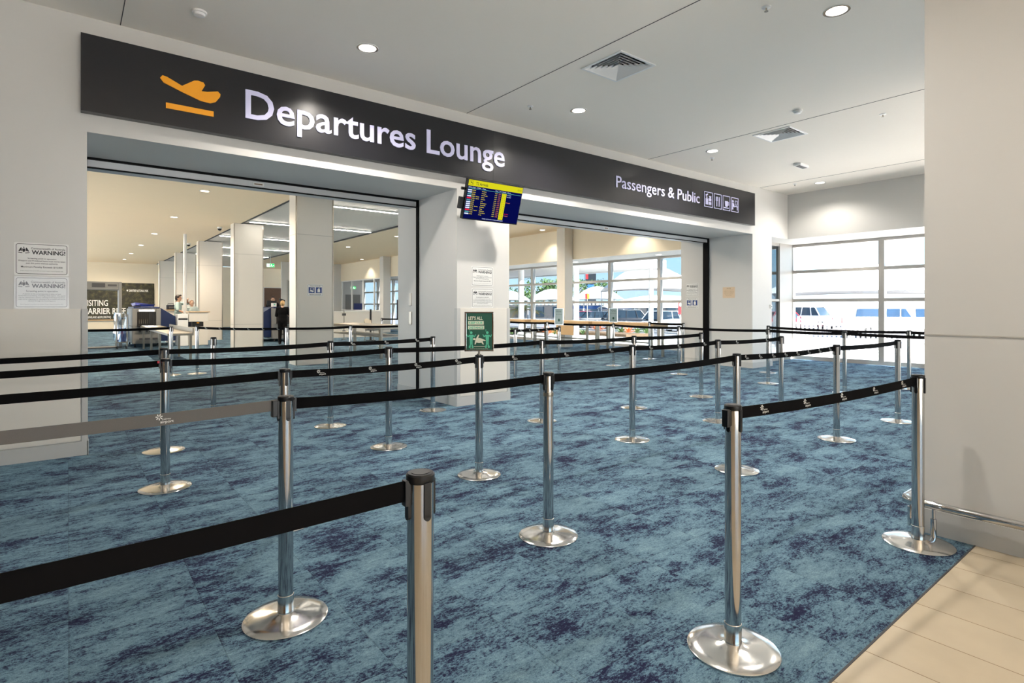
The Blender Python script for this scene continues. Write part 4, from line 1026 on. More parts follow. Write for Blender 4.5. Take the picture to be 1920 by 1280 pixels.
# inspection table, chair, low wall
o = table('inspection_table', 'stainless steel inspection table with lower shelf, seen left of the pier jamb', 'table', 6.55, 7.5, 14.0, 17.9, .88, M['steel'],
      [(6.62, 14.1), (7.43, 14.1), (6.62, 17.8), (7.43, 17.8), (7.43, 15.9), (6.62, 15.9)], .03, apron=.09, shelf=.6)
o = thing('office_chair', 'beige shell chair standing behind the steel inspection table', 'chair', (9.75, 21.6, 0), math.radians(30))
k = MB(); vs = []
for i in range(7):
    for j in range(7):
        u, v = -.22 + .44*j/6, i/6
        vs.append((u, .20 + .06*v - .25*u*u*2, .5 + .42*v - (.12*abs(u/.22)**3 if i == 6 else 0)))
n = len(vs); vs += [(a, b_+.03, c) for a, b_, c in vs]
fs_ = []
for i in range(6):
    for j in range(6):
        a = i*7+j; fs_ += [(a, a+1, a+8, a+7), (n+a+7, n+a+8, n+a+1, n+a)]
for i in range(6):
    fs_ += [(i, n+i, n+i+1, i+1), (42+i+1, n+42+i+1, n+42+i, 42+i), (7*i+7, n+7*i+7, n+7*i, 7*i), (7*i+6, n+7*i+6, n+7*i+13, 7*i+13)]
k.add(vs, fs_); k.build('backrest', M['chairfab'], o, smooth=60, local=True)
B(-.23, .23, -.24, .2, .44, .49).build('seat', M['greydark'], o, local=True, bevel=.02)
for x, y in ((-.2, -.2), (.2, -.2), (-.2, .2), (.2, .2)): MB().cyl((x*.9, y*.9, .45), (x*1.1, y*1.15, 0), .012, n=10).build('leg', M['steel'], o, local=True)
MB().cyl((0, .2, .47), (0, .22, .6), .02).build('back_support', M['black'], o, local=True)
o = thing('low_wall', 'pale waist-high screen wall behind the steel inspection table', 'screen wall', (9.9, 25, 0))
B(8.2, 11.7, 24.95, 25.07, 0, 1.18).build('wall_body', M['panel'], o); B(8.18, 11.72, 24.93, 25.09, 1.18, 1.2).build('capping', M['white'], o)
B(11.58, 11.7, 25.07, 27.5, 0, 1.18).build('return_wall', M['panel'], o)
o = thing('steel_post', 'thin steel desk post with dark clamps before the low wall', 'post', (9.35, 23.6, 0))
MB().cyl((9.35, 23.6, 0), (9.35, 23.6, 1.25), .02).build('tube', M['steel'], o, smooth=40); MB().cyl((9.35, 23.6, 0), (9.35, 23.6, .02), .12, n=24).build('foot', M['steel'], o)
k = MB(); k.box(9.28, 9.42, 23.55, 23.65, 1.02, 1.12); k.box(9.3, 9.4, 23.55, 23.65, .3, .38); k.build('clamp', M['greydark'], o)
o = thing('screen_post', 'dark upright post between the low wall and the queue posts', 'post', (9.9, 22.1, 0)); MB().box(9.87, 9.93, 22.07, 22.13, 0, 1.3).build('upright', M['black'], o); B(9.75, 10.05, 21.95, 22.25, 0, .02).build('foot', M['black'], o)
o = thing('framed_poster', 'dark blue framed picture stand cut off by the pier jamb', 'poster stand', (11.25, 21.8, 0))
k = MB(); fn = faceS(10.95, 21.8, .9); ring(k, fn, 0, .6, 0, .8, .05, .02, 0, .04); k.build('frame', M['navy'], o); k = MB(); rect(k, fn, .04, .56, .04, .76, .005, 0, .012); k.build('picture', M['beige'], o)
k = MB().cyl((11.25, 21.82, 0), (11.25, 21.82, .95), .025); k.cyl((11.25, 21.82, 0), (11.25, 21.82, .02), .2, n=24); k.build('stand', M['black'], o)
o = thing('counter_screen', 'bright blue panel low behind the office glass', 'screen', (14.5, 32.5, 0)); B(14.2, 14.9, 34.2, 34.25, 1.2, 1.62).build('blue_board', M['traytub'], o); B(14.2, 14.9, 34.15, 34.3, 0, 1.2).build('cabinet', M['panel'], o)

# wooden counters along the lounge windows
def counter(label, y0, y1, panel):
    o = table('wooden_counter', label, 'counter', 12.55, 13.2, y0, y1, .95, M['wood'], [(12.62, y0+.12), (12.62, y1-.12), (13.12, y0+.12), (13.12, y1-.12)], .03, apron=.13)
    o['group'] = 'tan counters under the lounge windows'
    MB().box(12.6, 12.64, y0+.15, y1-.15, .38, .42).build('foot_rail', M['steel'], o)
    if panel: B(12.56, 12.58, (y0+y1)/2-.7, (y0+y1)/2+.1, .5, .8).build('modesty_panel', M['wood'], o)
counter('tan wooden counter nearest the right jamb, under the lounge windows', 9.7, 12.0, False)
counter('middle tan wooden counter under the lounge windows with a hanging panel', 12.15, 14.9, True)
counter('farthest tan wooden counter, next to the central pier in view', 15.2, 18.4, False)

# ------------------------------------------------------------------ people
def mesh_from(mb, name, mat, parent, voxel, smooth=2):
    ob = mb.build(name, mat, None, local=True)
    r = ob.modifiers.new('r', 'REMESH'); r.mode = 'VOXEL'; r.voxel_size = voxel; r.use_smooth_shade = True
    s = ob.modifiers.new('s', 'SMOOTH'); s.iterations = smooth; s.factor = .5
    bpy.context.view_layer.update()
    me = bpy.data.meshes.new_from_object(ob.evaluated_get(bpy.context.evaluated_depsgraph_get()))
    ob.modifiers.clear(); ob.data = me; me.materials.clear(); me.materials.append(mat); ob.parent = parent
    me.polygons.foreach_set('use_smooth', [True]*len(me.polygons))
    return ob
def hand(k, wrist, d, palmn, grip=False):
    """palm, four unequal fingers and a thumb; d = forearm direction, palmn = palm normal"""
    wrist, d, n = Vector(wrist), Vector(d).normalized(), Vector(palmn).normalized(); n = (n - d*n.dot(d)).normalized(); s = d.cross(n)
    c = wrist + d*.05
    for q in (-.022, 0, .022): k.limb(wrist + s*q*.6, .017, wrist + d*.085 + s*q, .015, 8)
    for i, (q, ln) in enumerate(((-.033, .062), (-.011, .074), (.011, .078), (.033, .07))):
        b = wrist + d*.085 + s*q; cv = 1.3 if grip else .45
        m_ = b + (d*math.cos(cv*.6) + n*math.sin(cv*.6))*ln*.5; e_ = m_ + (d*math.cos(cv*1.6) + n*math.sin(cv*1.6))*ln*.5
        k.limb(b, .010, m_, .009, 8); k.limb(m_, .009, e_, .008, 8)
    tb = wrist + d*.03 + s*.03; k.limb(tb, .012, tb + d*.03 + s*.028 + n*.012, .0105, 8); k.limb(tb + d*.03 + s*.028 + n*.012, .0105, tb + d*.06 + s*.026 + n*.03, .009, 8)
def person(label, loc, rz, height, arms, mats, hair='short', glasses=False, jacket=False):
    """faces -Y locally; arms = ((elbow, wrist) right side -X, (elbow, wrist) left side +X) for a 1.75 m figure"""
    skin, shirt, trou, hairm = mats; S = height / 1.75
    o = thing('person', label, 'person', loc, rz)
    sc_ = lambda k: setattr(k, 'v', [(a*S, b*S, c*S) for a, b, c in k.v])
    k = MB(); sh = [Vector((-.185, .01, 1.43)), Vector((.185, .01, 1.43))]
    k.ell((0, .0, 1.63), (.074, .094, .118), 18, 12); k.ell((0, -.035, 1.575), (.052, .058, .058)); k.limb((0, .015, 1.44), .056, (0, .005, 1.57), .05)
    k.ell((0, -.097, 1.615), (.013, .02, .022), 8, 6); k.ell((0, -.09, 1.565), (.024, .01, .008), 8, 6)
    for s in (-1, 1): k.ell((s*.075, .005, 1.615), (.011, .02, .03), 8, 6)
    k.ell((0, .01, 1.27), (.165, .105, .23)); k.ell((0, .01, 1.0), (.155, .11, .16)); k.limb(sh[0], .06, sh[1], .06)
    for i, s in enumerate((-1, 1)):
        el, wr = Vector(arms[i][0]), Vector(arms[i][1])
        k.limb(sh[i], .052, el, .04); k.limb(el, .04, wr, .027); hand(k, wr, wr - el, (-s*.6, -.3, .3) if wr.z < 1.3 else (-s, -.2, 0), wr.z > 1.1)
        k.limb((s*.09, .01, .95), .085, (s*.1, -.01, .5), .055); k.limb((s*.1, -.01, .5), .055, (s*.105, .03, .09), .038)
        k.limb((s*.105, .03, .05), .038, (s*.115, -.12, .03), .03)
    sc_(k); mesh_from(k, 'body', skin, o, .011)
    k = MB(); k.ell((0, .012, 1.30), (.19, .125, .2)); k.ell((0, .01, 1.1), (.172, .122, .2)); k.limb((-.15, .01, 1.42), .075, (.15, .01, 1.42), .075)
    if jacket: k.ell((0, .012, .95), (.185, .14, .17))
    else: k.ell((0, .012, .98), (.182, .134, .14))
    for i, s in enumerate((-1, 1)):
        el, wr = Vector(arms[i][0]), Vector(arms[i][1]); e2 = wr if jacket else el.lerp(wr, .1)
        k.limb(sh[i], .072, el, .056); k.limb(el, .056, el.lerp(wr, .93) if jacket else e2, .042)
    sc_(k); mesh_from(k, 'jacket' if jacket else 'shirt', shirt, o, .014, 4)
    k = MB(); k.ell((0, .012, .95), (.17, .125, .13))
    for s in (-1, 1): k.limb((s*.088, .012, .9), .1, (s*.1, -.005, .5), .075); k.limb((s*.1, -.005, .5), .075, (s*.105, .03, .1), .06)
    sc_(k); mesh_from(k, 'trousers', trou, o, .015, 4)
    for s in (-1, 1):
        k = MB(); k.ell((s*.108, .035, .05), (.046, .06, .052)); k.ell((s*.114, -.07, .035), (.046, .11, .037)); sc_(k); mesh_from(k, 'shoe', M['rubber'], o, .012)
    k = MB(); k.ell((0, .012, 1.665), (.083, .102, .098), 18, 12)
    if hair == 'bun': k.ell((0, .02, 1.63), (.084, .1, .1), 16, 10); k.ell((0, .115, 1.65), (.045, .04, .045))
    elif hair == 'short': k.ell((0, .04, 1.62), (.08, .075, .09), 16, 10); k.ell((0, -.055, 1.735), (.06, .05, .03))
    else: k.ell((0, .05, 1.61), (.079, .065, .08), 16, 10)
    # trim hair away from the face
    vs = []
    for a, b, c in k.v:
        if b < -.03 and c < 1.70: b = -.03 + (b+.03)*.1
        vs.append((a, b, c))
    k.v = vs; sc_(k); k.build('hair', hairm, o, smooth=80, local=True)
    k = MB()
    for s in (-1, 1): k.ell((s*.03, -.083, 1.64), (.011, .008, .007), 8, 6)
    sc_(k); k.build('eyes', M['ink'], o, local=True, smooth=80)
    if glasses:
        k = MB()
        for s in (-1, 1): k.tube([(s*.034+.026*math.cos(2*PI*i/14), -.104, 1.638+.02*math.sin(2*PI*i/14)) for i in range(15)], .003, 6)
        k.cyl((-.01, -.104, 1.64), (.01, -.104, 1.64), .003); k.cyl((-.062, -.1, 1.642), (-.078, .0, 1.635), .003); k.cyl((.062, -.1, 1.642), (.078, .0, 1.635), .003)
        sc_(k); k.build('glasses', M['black'], o, local=True)
    if jacket:
        k = MB(); k.lathe([(.068, 1.44), (.064, 1.475), (.058, 1.50)], n=20); sc_(k); k.build('collar', M['collar'], o, local=True, smooth=60)
    return o
p = person('dark-haired person in a pale teal shirt drinking, by the white pole', (3.36, 25.2, 0), math.radians(75), 1.86,
       (((-.36, -.02, 1.2), (-.3, -.22, 1.1)), ((.3, -.26, 1.45), (.09, -.27, 1.57))), (M['skin'], M['shirt'], M['navy'], M['hairdark']))
k = MB().lathe([(.03, 0), (.032, .12), (.014, .17), (.014, .2)], n=16); o = k.build('drink_bottle', M['bottle'], None, local=True, smooth=40)
o.location = (3.36 + .285, 25.2 + .03, 1.70); o.rotation_euler = (0, math.radians(-70), 0); tag(o, 'clear drink bottle held to the mouth of the drinking person', 'bottle')
person('older person with glasses in a pale blue shirt standing beside the pole', (3.83, 25.3, 0), math.radians(20), 1.66,
       (((-.3, -.06, 1.18), (-.08, -.28, 1.2)), ((.3, -.06, 1.18), (.1, -.3, 1.16))), (M['skinpale'], M['shirtpale'], M['navy'], M['hairgrey']), 'thin', True)
person('person in black suit with blond hair tied back, turned away at the right lane', (6.28, 21.8, 0), math.radians(150), 1.63,
       (((-.26, -.06, 1.15), (-.2, -.26, 1.14)), ((.26, -.06, 1.15), (.16, -.28, 1.16))), (M['skinpale'], M['suit'], M['suit'], M['hairblond']), 'bun', False, True)
person('dark-haired person whose face shows above the right x-ray machine', (7.7, 28.3, 0), math.radians(-10), 1.88,
       (((-.28, -.02, 1.15), (-.18, -.25, 1.08)), ((.28, -.02, 1.15), (.18, -.25, 1.08))), (M['skin'], M['suit'], M['navy'], M['hairdark']), 'short', True)

# ------------------------------------------------------------------ outside
struct('ground_pavement', B(15.5, 21.5, -14, 60, -.25, -.03), M['concrete'])
g = MB().add([(21.5, -14, -.03), (21.5, 60, -.03), (24.5, 60, -.5), (24.5, -14, -.5), (21.5, -14, -.7), (21.5, 60, -.7), (24.5, 60, -.7), (24.5, -14, -.7)],
             [(0, 3, 2, 1), (4, 5, 6, 7), (0, 1, 5, 4), (1, 2, 6, 5), (2, 3, 7, 6), (3, 0, 4, 7)])
struct('ground_ramp', g, M['concrete'])
struct('ground_bounce_back', B(-60, 15.4, -70, -6.12, -.25, -.03), M['concrete'])  # unseen ground added to bounce sunlight up to the hall ceiling
struct('ground_bounce_side', B(-60, -10.12, -6.1, 60, -.25, -.03), M['concrete'])  # unseen ground left of the hall, added as a bounce surface
struct('ground_bounce_lounge', B(-10.1, -3.22, 8.55, 60, -.25, -.03), M['concrete'])  # unseen, added to bounce sun through the lounge's left openings
struct('ground_road', B(24.5, 150, -60, 160, -.7, -.5), M['asphalt'])
struct('ground_kerb', B(33.0, 33.3, -40, 60, -.5, -.36), M['concrete'])

# drop-off canopy with columns
o = thing('entrance_canopy', 'white flat canopy outside the lounge windows', 'canopy', (21, 30, 0))
B(16.2, 26, 19.5, 48, 3.58, 3.7).build('soffit', M['sail'], o); B(16.1, 26.1, 19.3, 19.5, 3.5, 4.0).build('fascia', M['whitepaint'], o, bevel=.02); B(26, 26.2, 19.5, 48, 3.5, 4.0).build('side_fascia', M['whitepaint'], o)
for x, y in ((19.9, 20.1), (16.6, 20.4), (25.9, 20.2), (25.9, 34), (19.9, 34)): MB().cyl((x, y, -.5 if x > 22 else -.03), (x, y, 3.58), .14, n=20).build('column', M['whitepaint'], o, smooth=40)

def palm(label, x, y, z0, h, nf, fl_):
    o = thing('palm_tree', label, 'palm', (x, y, z0)); random.seed(int(x*10))
    MB().tube([(x, y, z0), (x+.03, y, z0+h*.5), (x, y+.02, z0+h)], .07, 10).build('trunk', M['bark'], o, smooth=50)
    for i in range(nf):
        a = 2*PI*i/nf + random.uniform(-.2, .2); up = random.uniform(.25, 1.25); k = MB(); L_ = fl_*random.uniform(.8, 1.1)
        pts = []
        for j in range(9):
            s = j/8; r = L_*s*math.cos(up*(1-s*.9)); z = z0+h + L_*(math.sin(up)*s - .55*s*s)
            pts.append(Vector((x+r*math.cos(a), y+r*math.sin(a), z)))
        k.tube(pts, .008, 5); sd = Vector((-math.sin(a), math.cos(a), 0))
        for j in range(1, 9):
            for q in (0, .5):
                p = pts[j-1].lerp(pts[j], q); d = (pts[j]-pts[j-1]).normalized(); ll = .36*L_*math.sin(PI*(.15+.8*(j-1+q)/8))
                for s in (-1, 1):
                    tip = p + (sd*s*.8 + d*.6).normalized()*ll + Vector((0, 0, -.12*ll)); wv = d*.025
                    k.add([p - wv, p + wv, tip, p - wv + Vector((0,0,.004)), p + wv + Vector((0,0,.004)), tip + Vector((0,0,.002))], [(0,1,2),(5,4,3)])
        k.build('frond', M['palmleaf'] if i % 3 else M['palmdry'], o)
palm('young palm with feathery yellow-green fronds outside the lounge windows', 20.4, 25.0, -.03, 1.2, 16, 1.35)
def tree(label, x, y, h, r, group):
    o = thing('tree', label, 'tree', (x, y, -.5), group=group); random.seed(int(x*7+y))
    k = MB().limb((x, y, -.5), .22, (x, y, h*.5), .13); 
    for i in range(5):
        a = 2*PI*i/5; k.limb((x, y, h*.45), .09, (x+r*.6*math.cos(a), y+r*.6*math.sin(a), h*.75), .03)
    k.build('trunk', M['bark'], o, smooth=60)
    k = MB(); cl = [(x+random.uniform(-.7, .7)*r, y+random.uniform(-.7, .7)*r, h*random.uniform(.55, .95), r*random.uniform(.3, .5)) for _ in range(14)]
    for cx, cy, cz, cr_ in cl:
        for _ in range(60):
            d = Vector((random.gauss(0, 1), random.gauss(0, 1), random.gauss(0, 1))).normalized(); p = Vector((cx, cy, cz)) + d*cr_*random.uniform(.6, 1.05)
            a = Vector((random.gauss(0, 1), random.gauss(0, 1), random.gauss(0, 1))).normalized(); b = d.cross(a).normalized(); s = r*random.uniform(.05, .1)
            k.add([p - a*s, p + b*s*.6, p + a*s, p - b*s*.6], [(0, 1, 2, 3)])
    k.build('crown', M['leaf'], o)
TG = 'trees beyond the car park'
for px, d, h, r, lb in ((975, 108, 5.0, 2.6, 'leftmost dark green tree behind the white sails'), (1020, 102, 6.2, 3.0, 'full green tree over the low sails left of the white column'), (1048, 106, 5.2, 2.4, 'low green tree right of the fullest tree'),
                       (1082, 100, 6.6, 2.4, 'green tree left of the dark tower'), (1128, 98, 6.4, 2.8, 'broad green tree right of the dark tower'), (998, 112, 4.6, 2.0, 'small tree beside the palm')):
    r_ = (px-960)/1057; tree(lb, d*(math.sin(ANG)+math.cos(ANG)*r_), d*(math.cos(ANG)-math.sin(ANG)*r_), h, r, TG)
tx_, ty_ = 120*(math.sin(ANG)+math.cos(ANG)*.14), 120*(math.cos(ANG)-math.sin(ANG)*.14)
o = thing('tower_block', 'dark tower with a red panel behind the trees', 'building', (tx_, ty_, -.5), -ANG)
B(-1.1, 1.1, 0, 2, 0, 9.2).build('tower_body', M['carblack'], o, local=True); B(-1.1, -.6, -.05, 0, 7.8, 9.0).build('red_panel', M['redsign'], o, local=True); B(-.9, .7, -.05, 0, 5.0, 6.6).build('blue_panel', M['bluesign'], o, local=True)

def sail(label, x, y, w_, dep, z0, rise, rz):
    o = thing('shade_sail', label, 'shade canopy', (x, y, -.5), rz, group='white car park shade canopies'); k = MB(); n = 18; m = 6; vs = []
    for j in range(m+1):
        for i in range(n+1):
            u = -1 + 2*i/n; v = -1 + 2*j/m
            vs.append((u*w_/2, v*dep/2, z0 + .5 + rise*(1-u*u*.85)*(1-.9*v*v)))
    q = len(vs); vs += [(a, b, c-.04) for a, b, c in vs]; fs_ = []
    for j in range(m):
        for i in range(n):
            a = j*(n+1)+i; fs_ += [(a, a+1, a+n+2, a+n+1), (q+a+n+1, q+a+n+2, q+a+1, q+a)]
    for i in range(n): fs_ += [(i, q+i, q+i+1, i+1), (m*(n+1)+i+1, q+m*(n+1)+i+1, q+m*(n+1)+i, m*(n+1)+i)]
    for j in range(m): fs_ += [(j*(n+1), (j+1)*(n+1), q+(j+1)*(n+1), q+j*(n+1)), (j*(n+1)+n, q+j*(n+1)+n, q+(j+1)*(n+1)+n, (j+1)*(n+1)+n)]
    k.add(vs, fs_); k.build('membrane', M['sail'], o, smooth=60, local=True)
    for sx in (-1, 1):
        for sy in (-1, 1): MB().cyl((sx*w_/2*.98, sy*dep/2*.95, 0), (sx*w_/2*.98, sy*dep/2*.95, z0+.5), .07, n=10).build('post', M['whitepaint'], o, local=True)
    k = MB()
    for sy in (-1, 1): k.tube([(-1*w_/2 + w_*i/10, sy*dep/2, z0 + .47 + rise*(1-.85*(-1+.2*i)**2)*.1) for i in range(11)], .05, 8)
    k.build('arch_rib', M['alu'], o, local=True)
R_ = -ANG
sail('tall white arched shade canopy behind the right lounge windows', 47.2, 37.0, 9.2, 6, 3.0, 2.7, R_)
sail('large low white canopy stretching under the tall arch', 55.4, 41.7, 14, 8, 1.2, 1.6, R_)
for d, px, wd, z0, rs, lb in ((80, 1120, 6.3, 2.4, 1.9, 'second low white canopy, left of the tall arch'), (82, 1036, 6.3, 2.3, 1.7, 'low white canopy seen just right of the palm'), (84, 952, 6.3, 2.3, 1.5, 'low white canopy behind the palm')):
    r = (px-960)/1057; sail(lb, d*(math.sin(ANG)+math.cos(ANG)*r), d*(math.cos(ANG)-math.sin(ANG)*r), wd, 7, z0, rs, R_)
sail('broad white canopy far behind the white van', 62, 22, 18, 12, 2.6, 3.0, -1.2)
sail('broad white canopy beyond the bright window, further right', 72, -3, 18, 12, 2.6, 3.4, -1.3)
o = thing('awning_row', 'long low awning with scalloped edge behind the parked cars', 'awning', (56, 48, -.5), R_); B(-16, 13, 0, 3, 2.35, 2.5).build('roof', M['sail'], o, local=True)
k = MB()
for i in range(58): k.box(-16+.5*i, -15.7+.5*i, -.03, .03, 2.1, 2.36)
k.build('fringe', M['alu'], o, local=True)
for i in range(9): B(-15+3.3*i, -14.85+3.3*i, .5, .65, 0, 2.35).build('post', M['whitepaint'], o, local=True)
o = thing('blue_awning', 'blue fascia board low behind the fence', 'awning', (57, 50, -.5), R_); B(-7, 2, .2, .5, 1.6, 2.05).build('fascia', M['bluesign'], o, local=True); 
for x in (-6.5, -2, 1.5): B(x, x+.1, .3, .4, 0, 1.6).build('post', M['greydark'], o, local=True)
o = thing('terminal_shed', 'dark low building for the dark area beneath the sails', 'building', (71.8, 58, -.5), R_); B(-22, 16, 0, 4, 0, 2.2).build('wall', M['greydark'], o, local=True)  # dark grey block fills the dark area beneath the sails
for i in range(12): B(-20+3*i, -18.4+3*i, -.05, 0, .3, 1.9).build('window', M['carglass'], o, local=True)

def car(name, label, cat, x, y, rz, paint, L_=4.5, Wd=1.8, Hb=.95, Ht=1.6, cab=(-.28, .42, -.18, .30), z=-.5):
    """nose towards +X locally; cab = base start, base end, roof start, roof end as fractions of the length"""
    o = thing(name, label, cat, (x, y, z), rz); hw = Wd/2
    st = [(-.5, .35, Hb*.86, .86), (-.47, .26, Hb*.97, .95), (-.3, .2, Hb, 1), (.1, .2, Hb, 1), (.33, .2, Hb*.97, .98), (.46, .24, Hb*.80, .90), (.5, .32, Hb*.66, .78)]
    k = MB(); vs = []; n = 8
    for f_, zb, zt, wf in st:
        q = hw*wf
        vs += [(f_*L_, -q*.9, zb), (f_*L_, -q, zb+.14), (f_*L_, -q, zt-.14), (f_*L_, -q*.9, zt), (f_*L_, q*.9, zt), (f_*L_, q, zt-.14), (f_*L_, q, zb+.14), (f_*L_, q*.9, zb)]
    fs_ = [(i*n+j, i*n+(j+1) % n, (i+1)*n+(j+1) % n, (i+1)*n+j) for i in range(len(st)-1) for j in range(n)] + [tuple(range(n-1, -1, -1)), tuple(range((len(st)-1)*n, len(st)*n))]
    k.add(vs, [f[::-1] for f in fs_]); k.build('body', paint, o, smooth=35, local=True)
    a, b, c, d = (q*L_ for q in cab); z0, z1 = Hb-.03, Ht-.04; w0, w1 = hw*.9, hw*.74
    MB().add([(a,-w0,z0),(b,-w0,z0),(b,w0,z0),(a,w0,z0),(c,-w1,z1),(d,-w1,z1),(d,w1,z1),(c,w1,z1)], [(0,3,2,1),(4,5,6,7),(0,1,5,4),(1,2,6,5),(2,3,7,6),(3,0,4,7)]).build('windows', M['carglass'], o, local=True)
    k = MB(); k.add([(c-.06,-w1-.03,z1),(d+.06,-w1-.03,z1),(d+.06,w1+.03,z1),(c-.06,w1+.03,z1),(c+.05,-w1*.85,Ht),(d-.05,-w1*.85,Ht),(d-.05,w1*.85,Ht),(c+.05,w1*.85,Ht)], [(0,3,2,1),(4,5,6,7),(0,1,5,4),(1,2,6,5),(2,3,7,6),(3,0,4,7)])
    for s in (-1, 1):
        for p0, p1 in (((a, s*w0, z0), (c, s*w1, z1)), ((b, s*w0, z0), (d, s*w1, z1)), (((a+b)/2, s*w0, z0), ((c+d)/2, s*w1, z1)), ((a+(b-a)*.22, s*w0, z0), (c+(d-c)*.18, s*w1, z1))): k.cyl(p0, p1, .04, n=8)
    k.build('roof', paint, o, local=True, smooth=30)
    for fx in (-.31, .31):
        for s in (-1, 1):
            wv = MB().cyl((fx*L_, s*(hw-.2), .33), (fx*L_, s*(hw+.01), .33), .33, n=24).build('wheel', M['rubber'], o, local=True, smooth=40)
            MB().cyl((fx*L_, s*(hw+.01), .33), (fx*L_, s*(hw+.02), .33), .2, n=20).build('rim', M['chromewheel'], wv, local=True)
    for s in (-1, 1):
        B(-.5*L_-.01, -.47*L_, min(s*hw*.6, s*hw*.86), max(s*hw*.6, s*hw*.86), Hb*.62, Hb*.84).build('tail_lamp', M['redlamp'], o, local=True)
        B(.47*L_, .495*L_, min(s*hw*.5, s*hw*.8), max(s*hw*.5, s*hw*.8), Hb*.52, Hb*.68).build('headlamp', M['whitepaint'], o, local=True)
    return o
def at(px, d):
    r = (px-960)/1057; return d*(math.sin(ANG)+math.cos(ANG)*r), d*(math.cos(ANG)-math.sin(ANG)*r)
car('parked_car', 'dark estate car parked behind the bromeliads at the right window', 'car', *at(1178, 47), R_+PI, M['carblack'], 4.8, 1.85, 1.0, 1.66)
car('parked_car', 'dark car left of the estate, behind the window mullion', 'car', *at(1120, 49), R_+.2, M['carblack'], 4.4, 1.8, .95, 1.5)
car('parked_car', 'small red car parked behind the thick white column', 'car', *at(1096, 53), R_+PI/2, M['carred'], 4.0, 1.75, .95, 1.5)
car('parked_car', 'silver car beside the right jamb of the opening', 'car', *at(1250, 43), R_-2.5, M['carsilver'], 4.5, 1.8, 1.0, 1.6)
car('parked_suv', 'white car seen from behind through the bright window', 'car', *at(1519, 50), -ANG+PI/2+.55, M['carwhite'], 4.8, 1.95, 1.15, 1.9)
car('parked_car', 'red car glimpsed through the narrow window', 'car', *at(1457, 48), R_+.3, M['carred'], 4.3, 1.8, .95, 1.5)
# van
vx, vy = at(1672, 34.5)
v = thing('passenger_van', 'white passenger van parked beyond the picket fence', 'van', (vx, vy, -.5), -ANG-.28)
prof = [(-2.5,.35),(-2.52,.95),(-2.42,1.5),(-2.3,2.05),(-2.1,2.2),(.9,2.24),(1.35,2.12),(1.75,1.72),(2.15,1.22),(2.45,1.05),(2.52,.8),(2.5,.35)]
k = MB(); vs = []; np_ = len(prof)
for yy, ins in ((-.92, .06), (-.96, 0), (-.8, .0)): pass
for yy, up in ((-.96, 1.3), (-.80, 9), (.80, 9), (.96, 1.3)):
    for a, b in prof:
        q = yy if not (b > 1.3 and abs(yy) > .9) else yy*.9
        vs.append((a, q, min(b, 2.2) if abs(yy) > .9 and b > 2.1 else b))
fs_ = [(j*np_+i, j*np_+(i+1) % np_, (j+1)*np_+(i+1) % np_, (j+1)*np_+i) for j in range(3) for i in range(np_)] + [tuple(range(np_-1, -1, -1)), tuple(range(3*np_, 4*np_))]
k.add(vs, fs_); k.build('body', M['carwhite'], v, local=True, smooth=25)
for s in (-1, 1):
    yv = s*.885
    for a, b, t0, t1 in ((-2.2, -.95, -2.12, -.95), (-.9, .12, -.9, .12), (.2, .72, .2, .42), (.95, 1.95, .95, 1.5)):
        k = MB(); ys = sorted((yv, s*.955)); k.prism([(a, 1.3), (b, 1.3), (t1, 1.78), (t0, 1.78)], lambda u, vv, w_: (u, w_, vv), ys[0], ys[1]); k.build('window', M['vanglass'], v, local=True)
    for fx in (-1.5, 1.55):
        wv = MB().cyl((fx, s*.78, .34), (fx, s*.975, .34), .34, n=24).build('wheel', M['rubber'], v, local=True, smooth=40); MB().cyl((fx, s*.975, .34), (fx, s*.985, .34), .2, n=20).build('rim', M['chromewheel'], wv, local=True)
    B(2.1, 2.3, min(s*.98, s*1.15), max(s*.98, s*1.15), 1.15, 1.35).build('mirror', M['carwhite'], v, local=True, bevel=.02)
    B(-2.53, -2.48, min(s*.7, s*.9), max(s*.7, s*.9), .8, 1.2).build('tail_lamp', M['redlamp'], v, local=True)
MB().add([(1.42,-.78,2.06),(1.42,.78,2.06),(2.16,.85,1.27),(2.16,-.85,1.27),(1.40,-.78,2.0),(1.40,.78,2.0),(2.1,.85,1.25),(2.1,-.85,1.25)], [(0,3,2,1),(4,5,6,7),(0,1,5,4),(1,2,6,5),(2,3,7,6),(3,0,4,7)]).build('windscreen', M['carglass'], v, local=True)

# picket fence outside the bright window
fe = thing('picket_fence', 'white picket fence outside the bright window', 'fence', (20, 6, -.03))
k = MB(); k.box(19.98, 20.02, -2, 12.5, .2, .26); k.box(19.98, 20.02, -2, 12.5, .8, .86); k.build('rails', M['whitepaint'], fe)
k = MB()
for i in range(100): k.box(19.955, 19.98, -1.95+.145*i, -1.88+.145*i, .05, 1.08)
k.build('pickets', M['whitepaint'], fe)
for i in range(7): B(19.97, 20.06, -2+2.4*i, -1.91+2.4*i, -.03, 1.12).build('post', M['whitepaint'], fe)
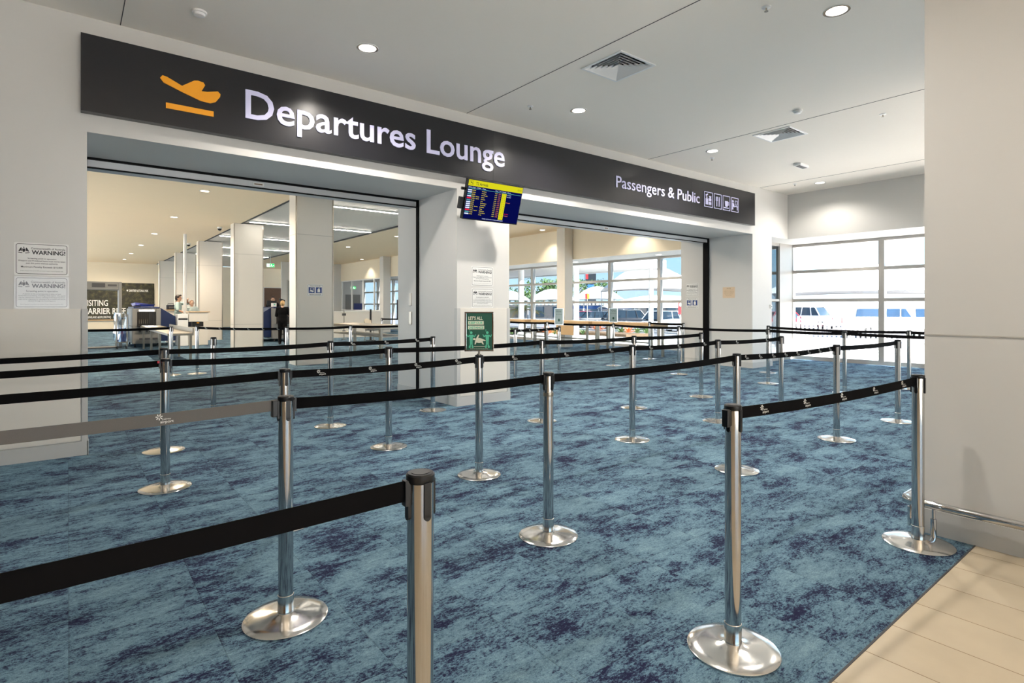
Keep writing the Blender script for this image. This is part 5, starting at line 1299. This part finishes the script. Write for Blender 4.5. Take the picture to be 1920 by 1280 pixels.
# tubular barrier and garden in front of the lounge windows
fe = thing('tube_railing', 'thin white railing along the car park edge', 'fence', (27, 30, -.5))
k = MB()
for z in (.25, .6, .95): k.cyl((28, 16, -.5+z), (28, 44, -.5+z), .025, n=8)
k.build('rails', M['whitepaint'], fe)
for i in range(12): MB().cyl((28, 16.3+2.5*i, -.5), (28, 16.3+2.5*i, .5), .03, n=8).build('post', M['whitepaint'], fe)
struct('ground_garden', B(20.6, 22.3, 17.5, 40, -.2, .1), M['soil'])
random.seed(11)
def bromeliad(label, x, y, s, mat, z=.1, group=None):
    o = thing('garden_plant', label, 'plant', (x, y, z), group=group); k = MB()
    for i in range(22):
        a = 2.4*i; up = .4 + .9*(i/22); L_ = s*random.uniform(.7, 1.1); d = Vector((math.cos(a)*math.cos(up), math.sin(a)*math.cos(up), math.sin(up))); sd = Vector((-math.sin(a), math.cos(a), 0))
        p1 = Vector((0,0,.02)); p2 = p1 + d*L_*.6; p3 = p2 + (d + Vector((0,0,-.5))).normalized()*L_*.4
        k.add([p1 - sd*.02, p1 + sd*.02, p2 + sd*.035*s*2, p3, p2 - sd*.035*s*2, p2 + Vector((0,0,.01))], [(0,1,2,5),(0,5,4),(5,2,3),(4,5,3)])
    k.build('leaves', mat, o, local=True)
GP = 'plants in the garden bed outside the lounge windows'
for px, d, s, mt, lb in ((1027, 28.5, .55, 'bloom', 'orange-red leafed plant right of the palm'), (1040, 28.9, .4, 'leaf', 'small green plant beside the left orange plant'), (1093, 28.7, .4, 'leaf', 'small green plant under the thick white column'),
                       (1121, 28.8, .6, 'bloom', 'orange-red leafed plant in the middle of the garden bed'), (1165, 29.0, .5, 'leaf', 'green plant left of the right orange plant'), (1178, 29.1, .55, 'bloom', 'orange-red leafed plant at the right of the garden bed'),
                       (1195, 29.3, .5, 'leaf', 'green plant just right of the right orange plant'), (1212, 29.3, .45, 'leaf', 'green plant farthest right in the garden bed'), (960, 28, .5, 'leaf', 'green plant at the foot of the palm')):
    x, y = at(px, d); bromeliad(lb, x, y, s, M[mt], .1 if 20.6 < x < 22.3 and y > 17.5 else -.03, GP)
o = thing('street_sign', 'small yellow and red sign on a pole before the canopies', 'sign', (*at(1101, 42), -.5), R_); MB().cyl((0,0,0), (0,0,3.0), .035, n=10).build('pole', M['alu'], o, local=True); B(-.16, .0, -.04, -.035, 2.5, 2.88).build('red_board', M['redsign'], o, local=True); B(.0, .16, -.04, -.035, 2.5, 2.88).build('yellow_board', M['orange'], o, local=True)
o = thing('banner_sign', 'red vertical sign with white disc by the right jamb', 'sign', (*at(1276, 27), -.5), R_); MB().cyl((0,0,0), (0,0,2.4), .03, n=10).build('pole', M['alu'], o, local=True); B(-.12, .12, -.05, -.02, 1.55, 2.2).build('red_board', M['redsign'], o, local=True)
k = MB().cyl((0,-.055,2.0), (0,-.05,2.0), .09, n=20); k.build('white_disc', M['print'], o, local=True)
o = thing('light_pole', 'tall thin lamp pole beyond the palm', 'lamp post', (*at(974, 70), -.5)); MB().cyl((0,0,0), (0,0,9.5), .09, .05, n=10).build('pole', M['greydark'], o, local=True); B(-.1, .9, -.1, .1, 9.3, 9.5).build('lamp_head', M['greydark'], o, local=True)
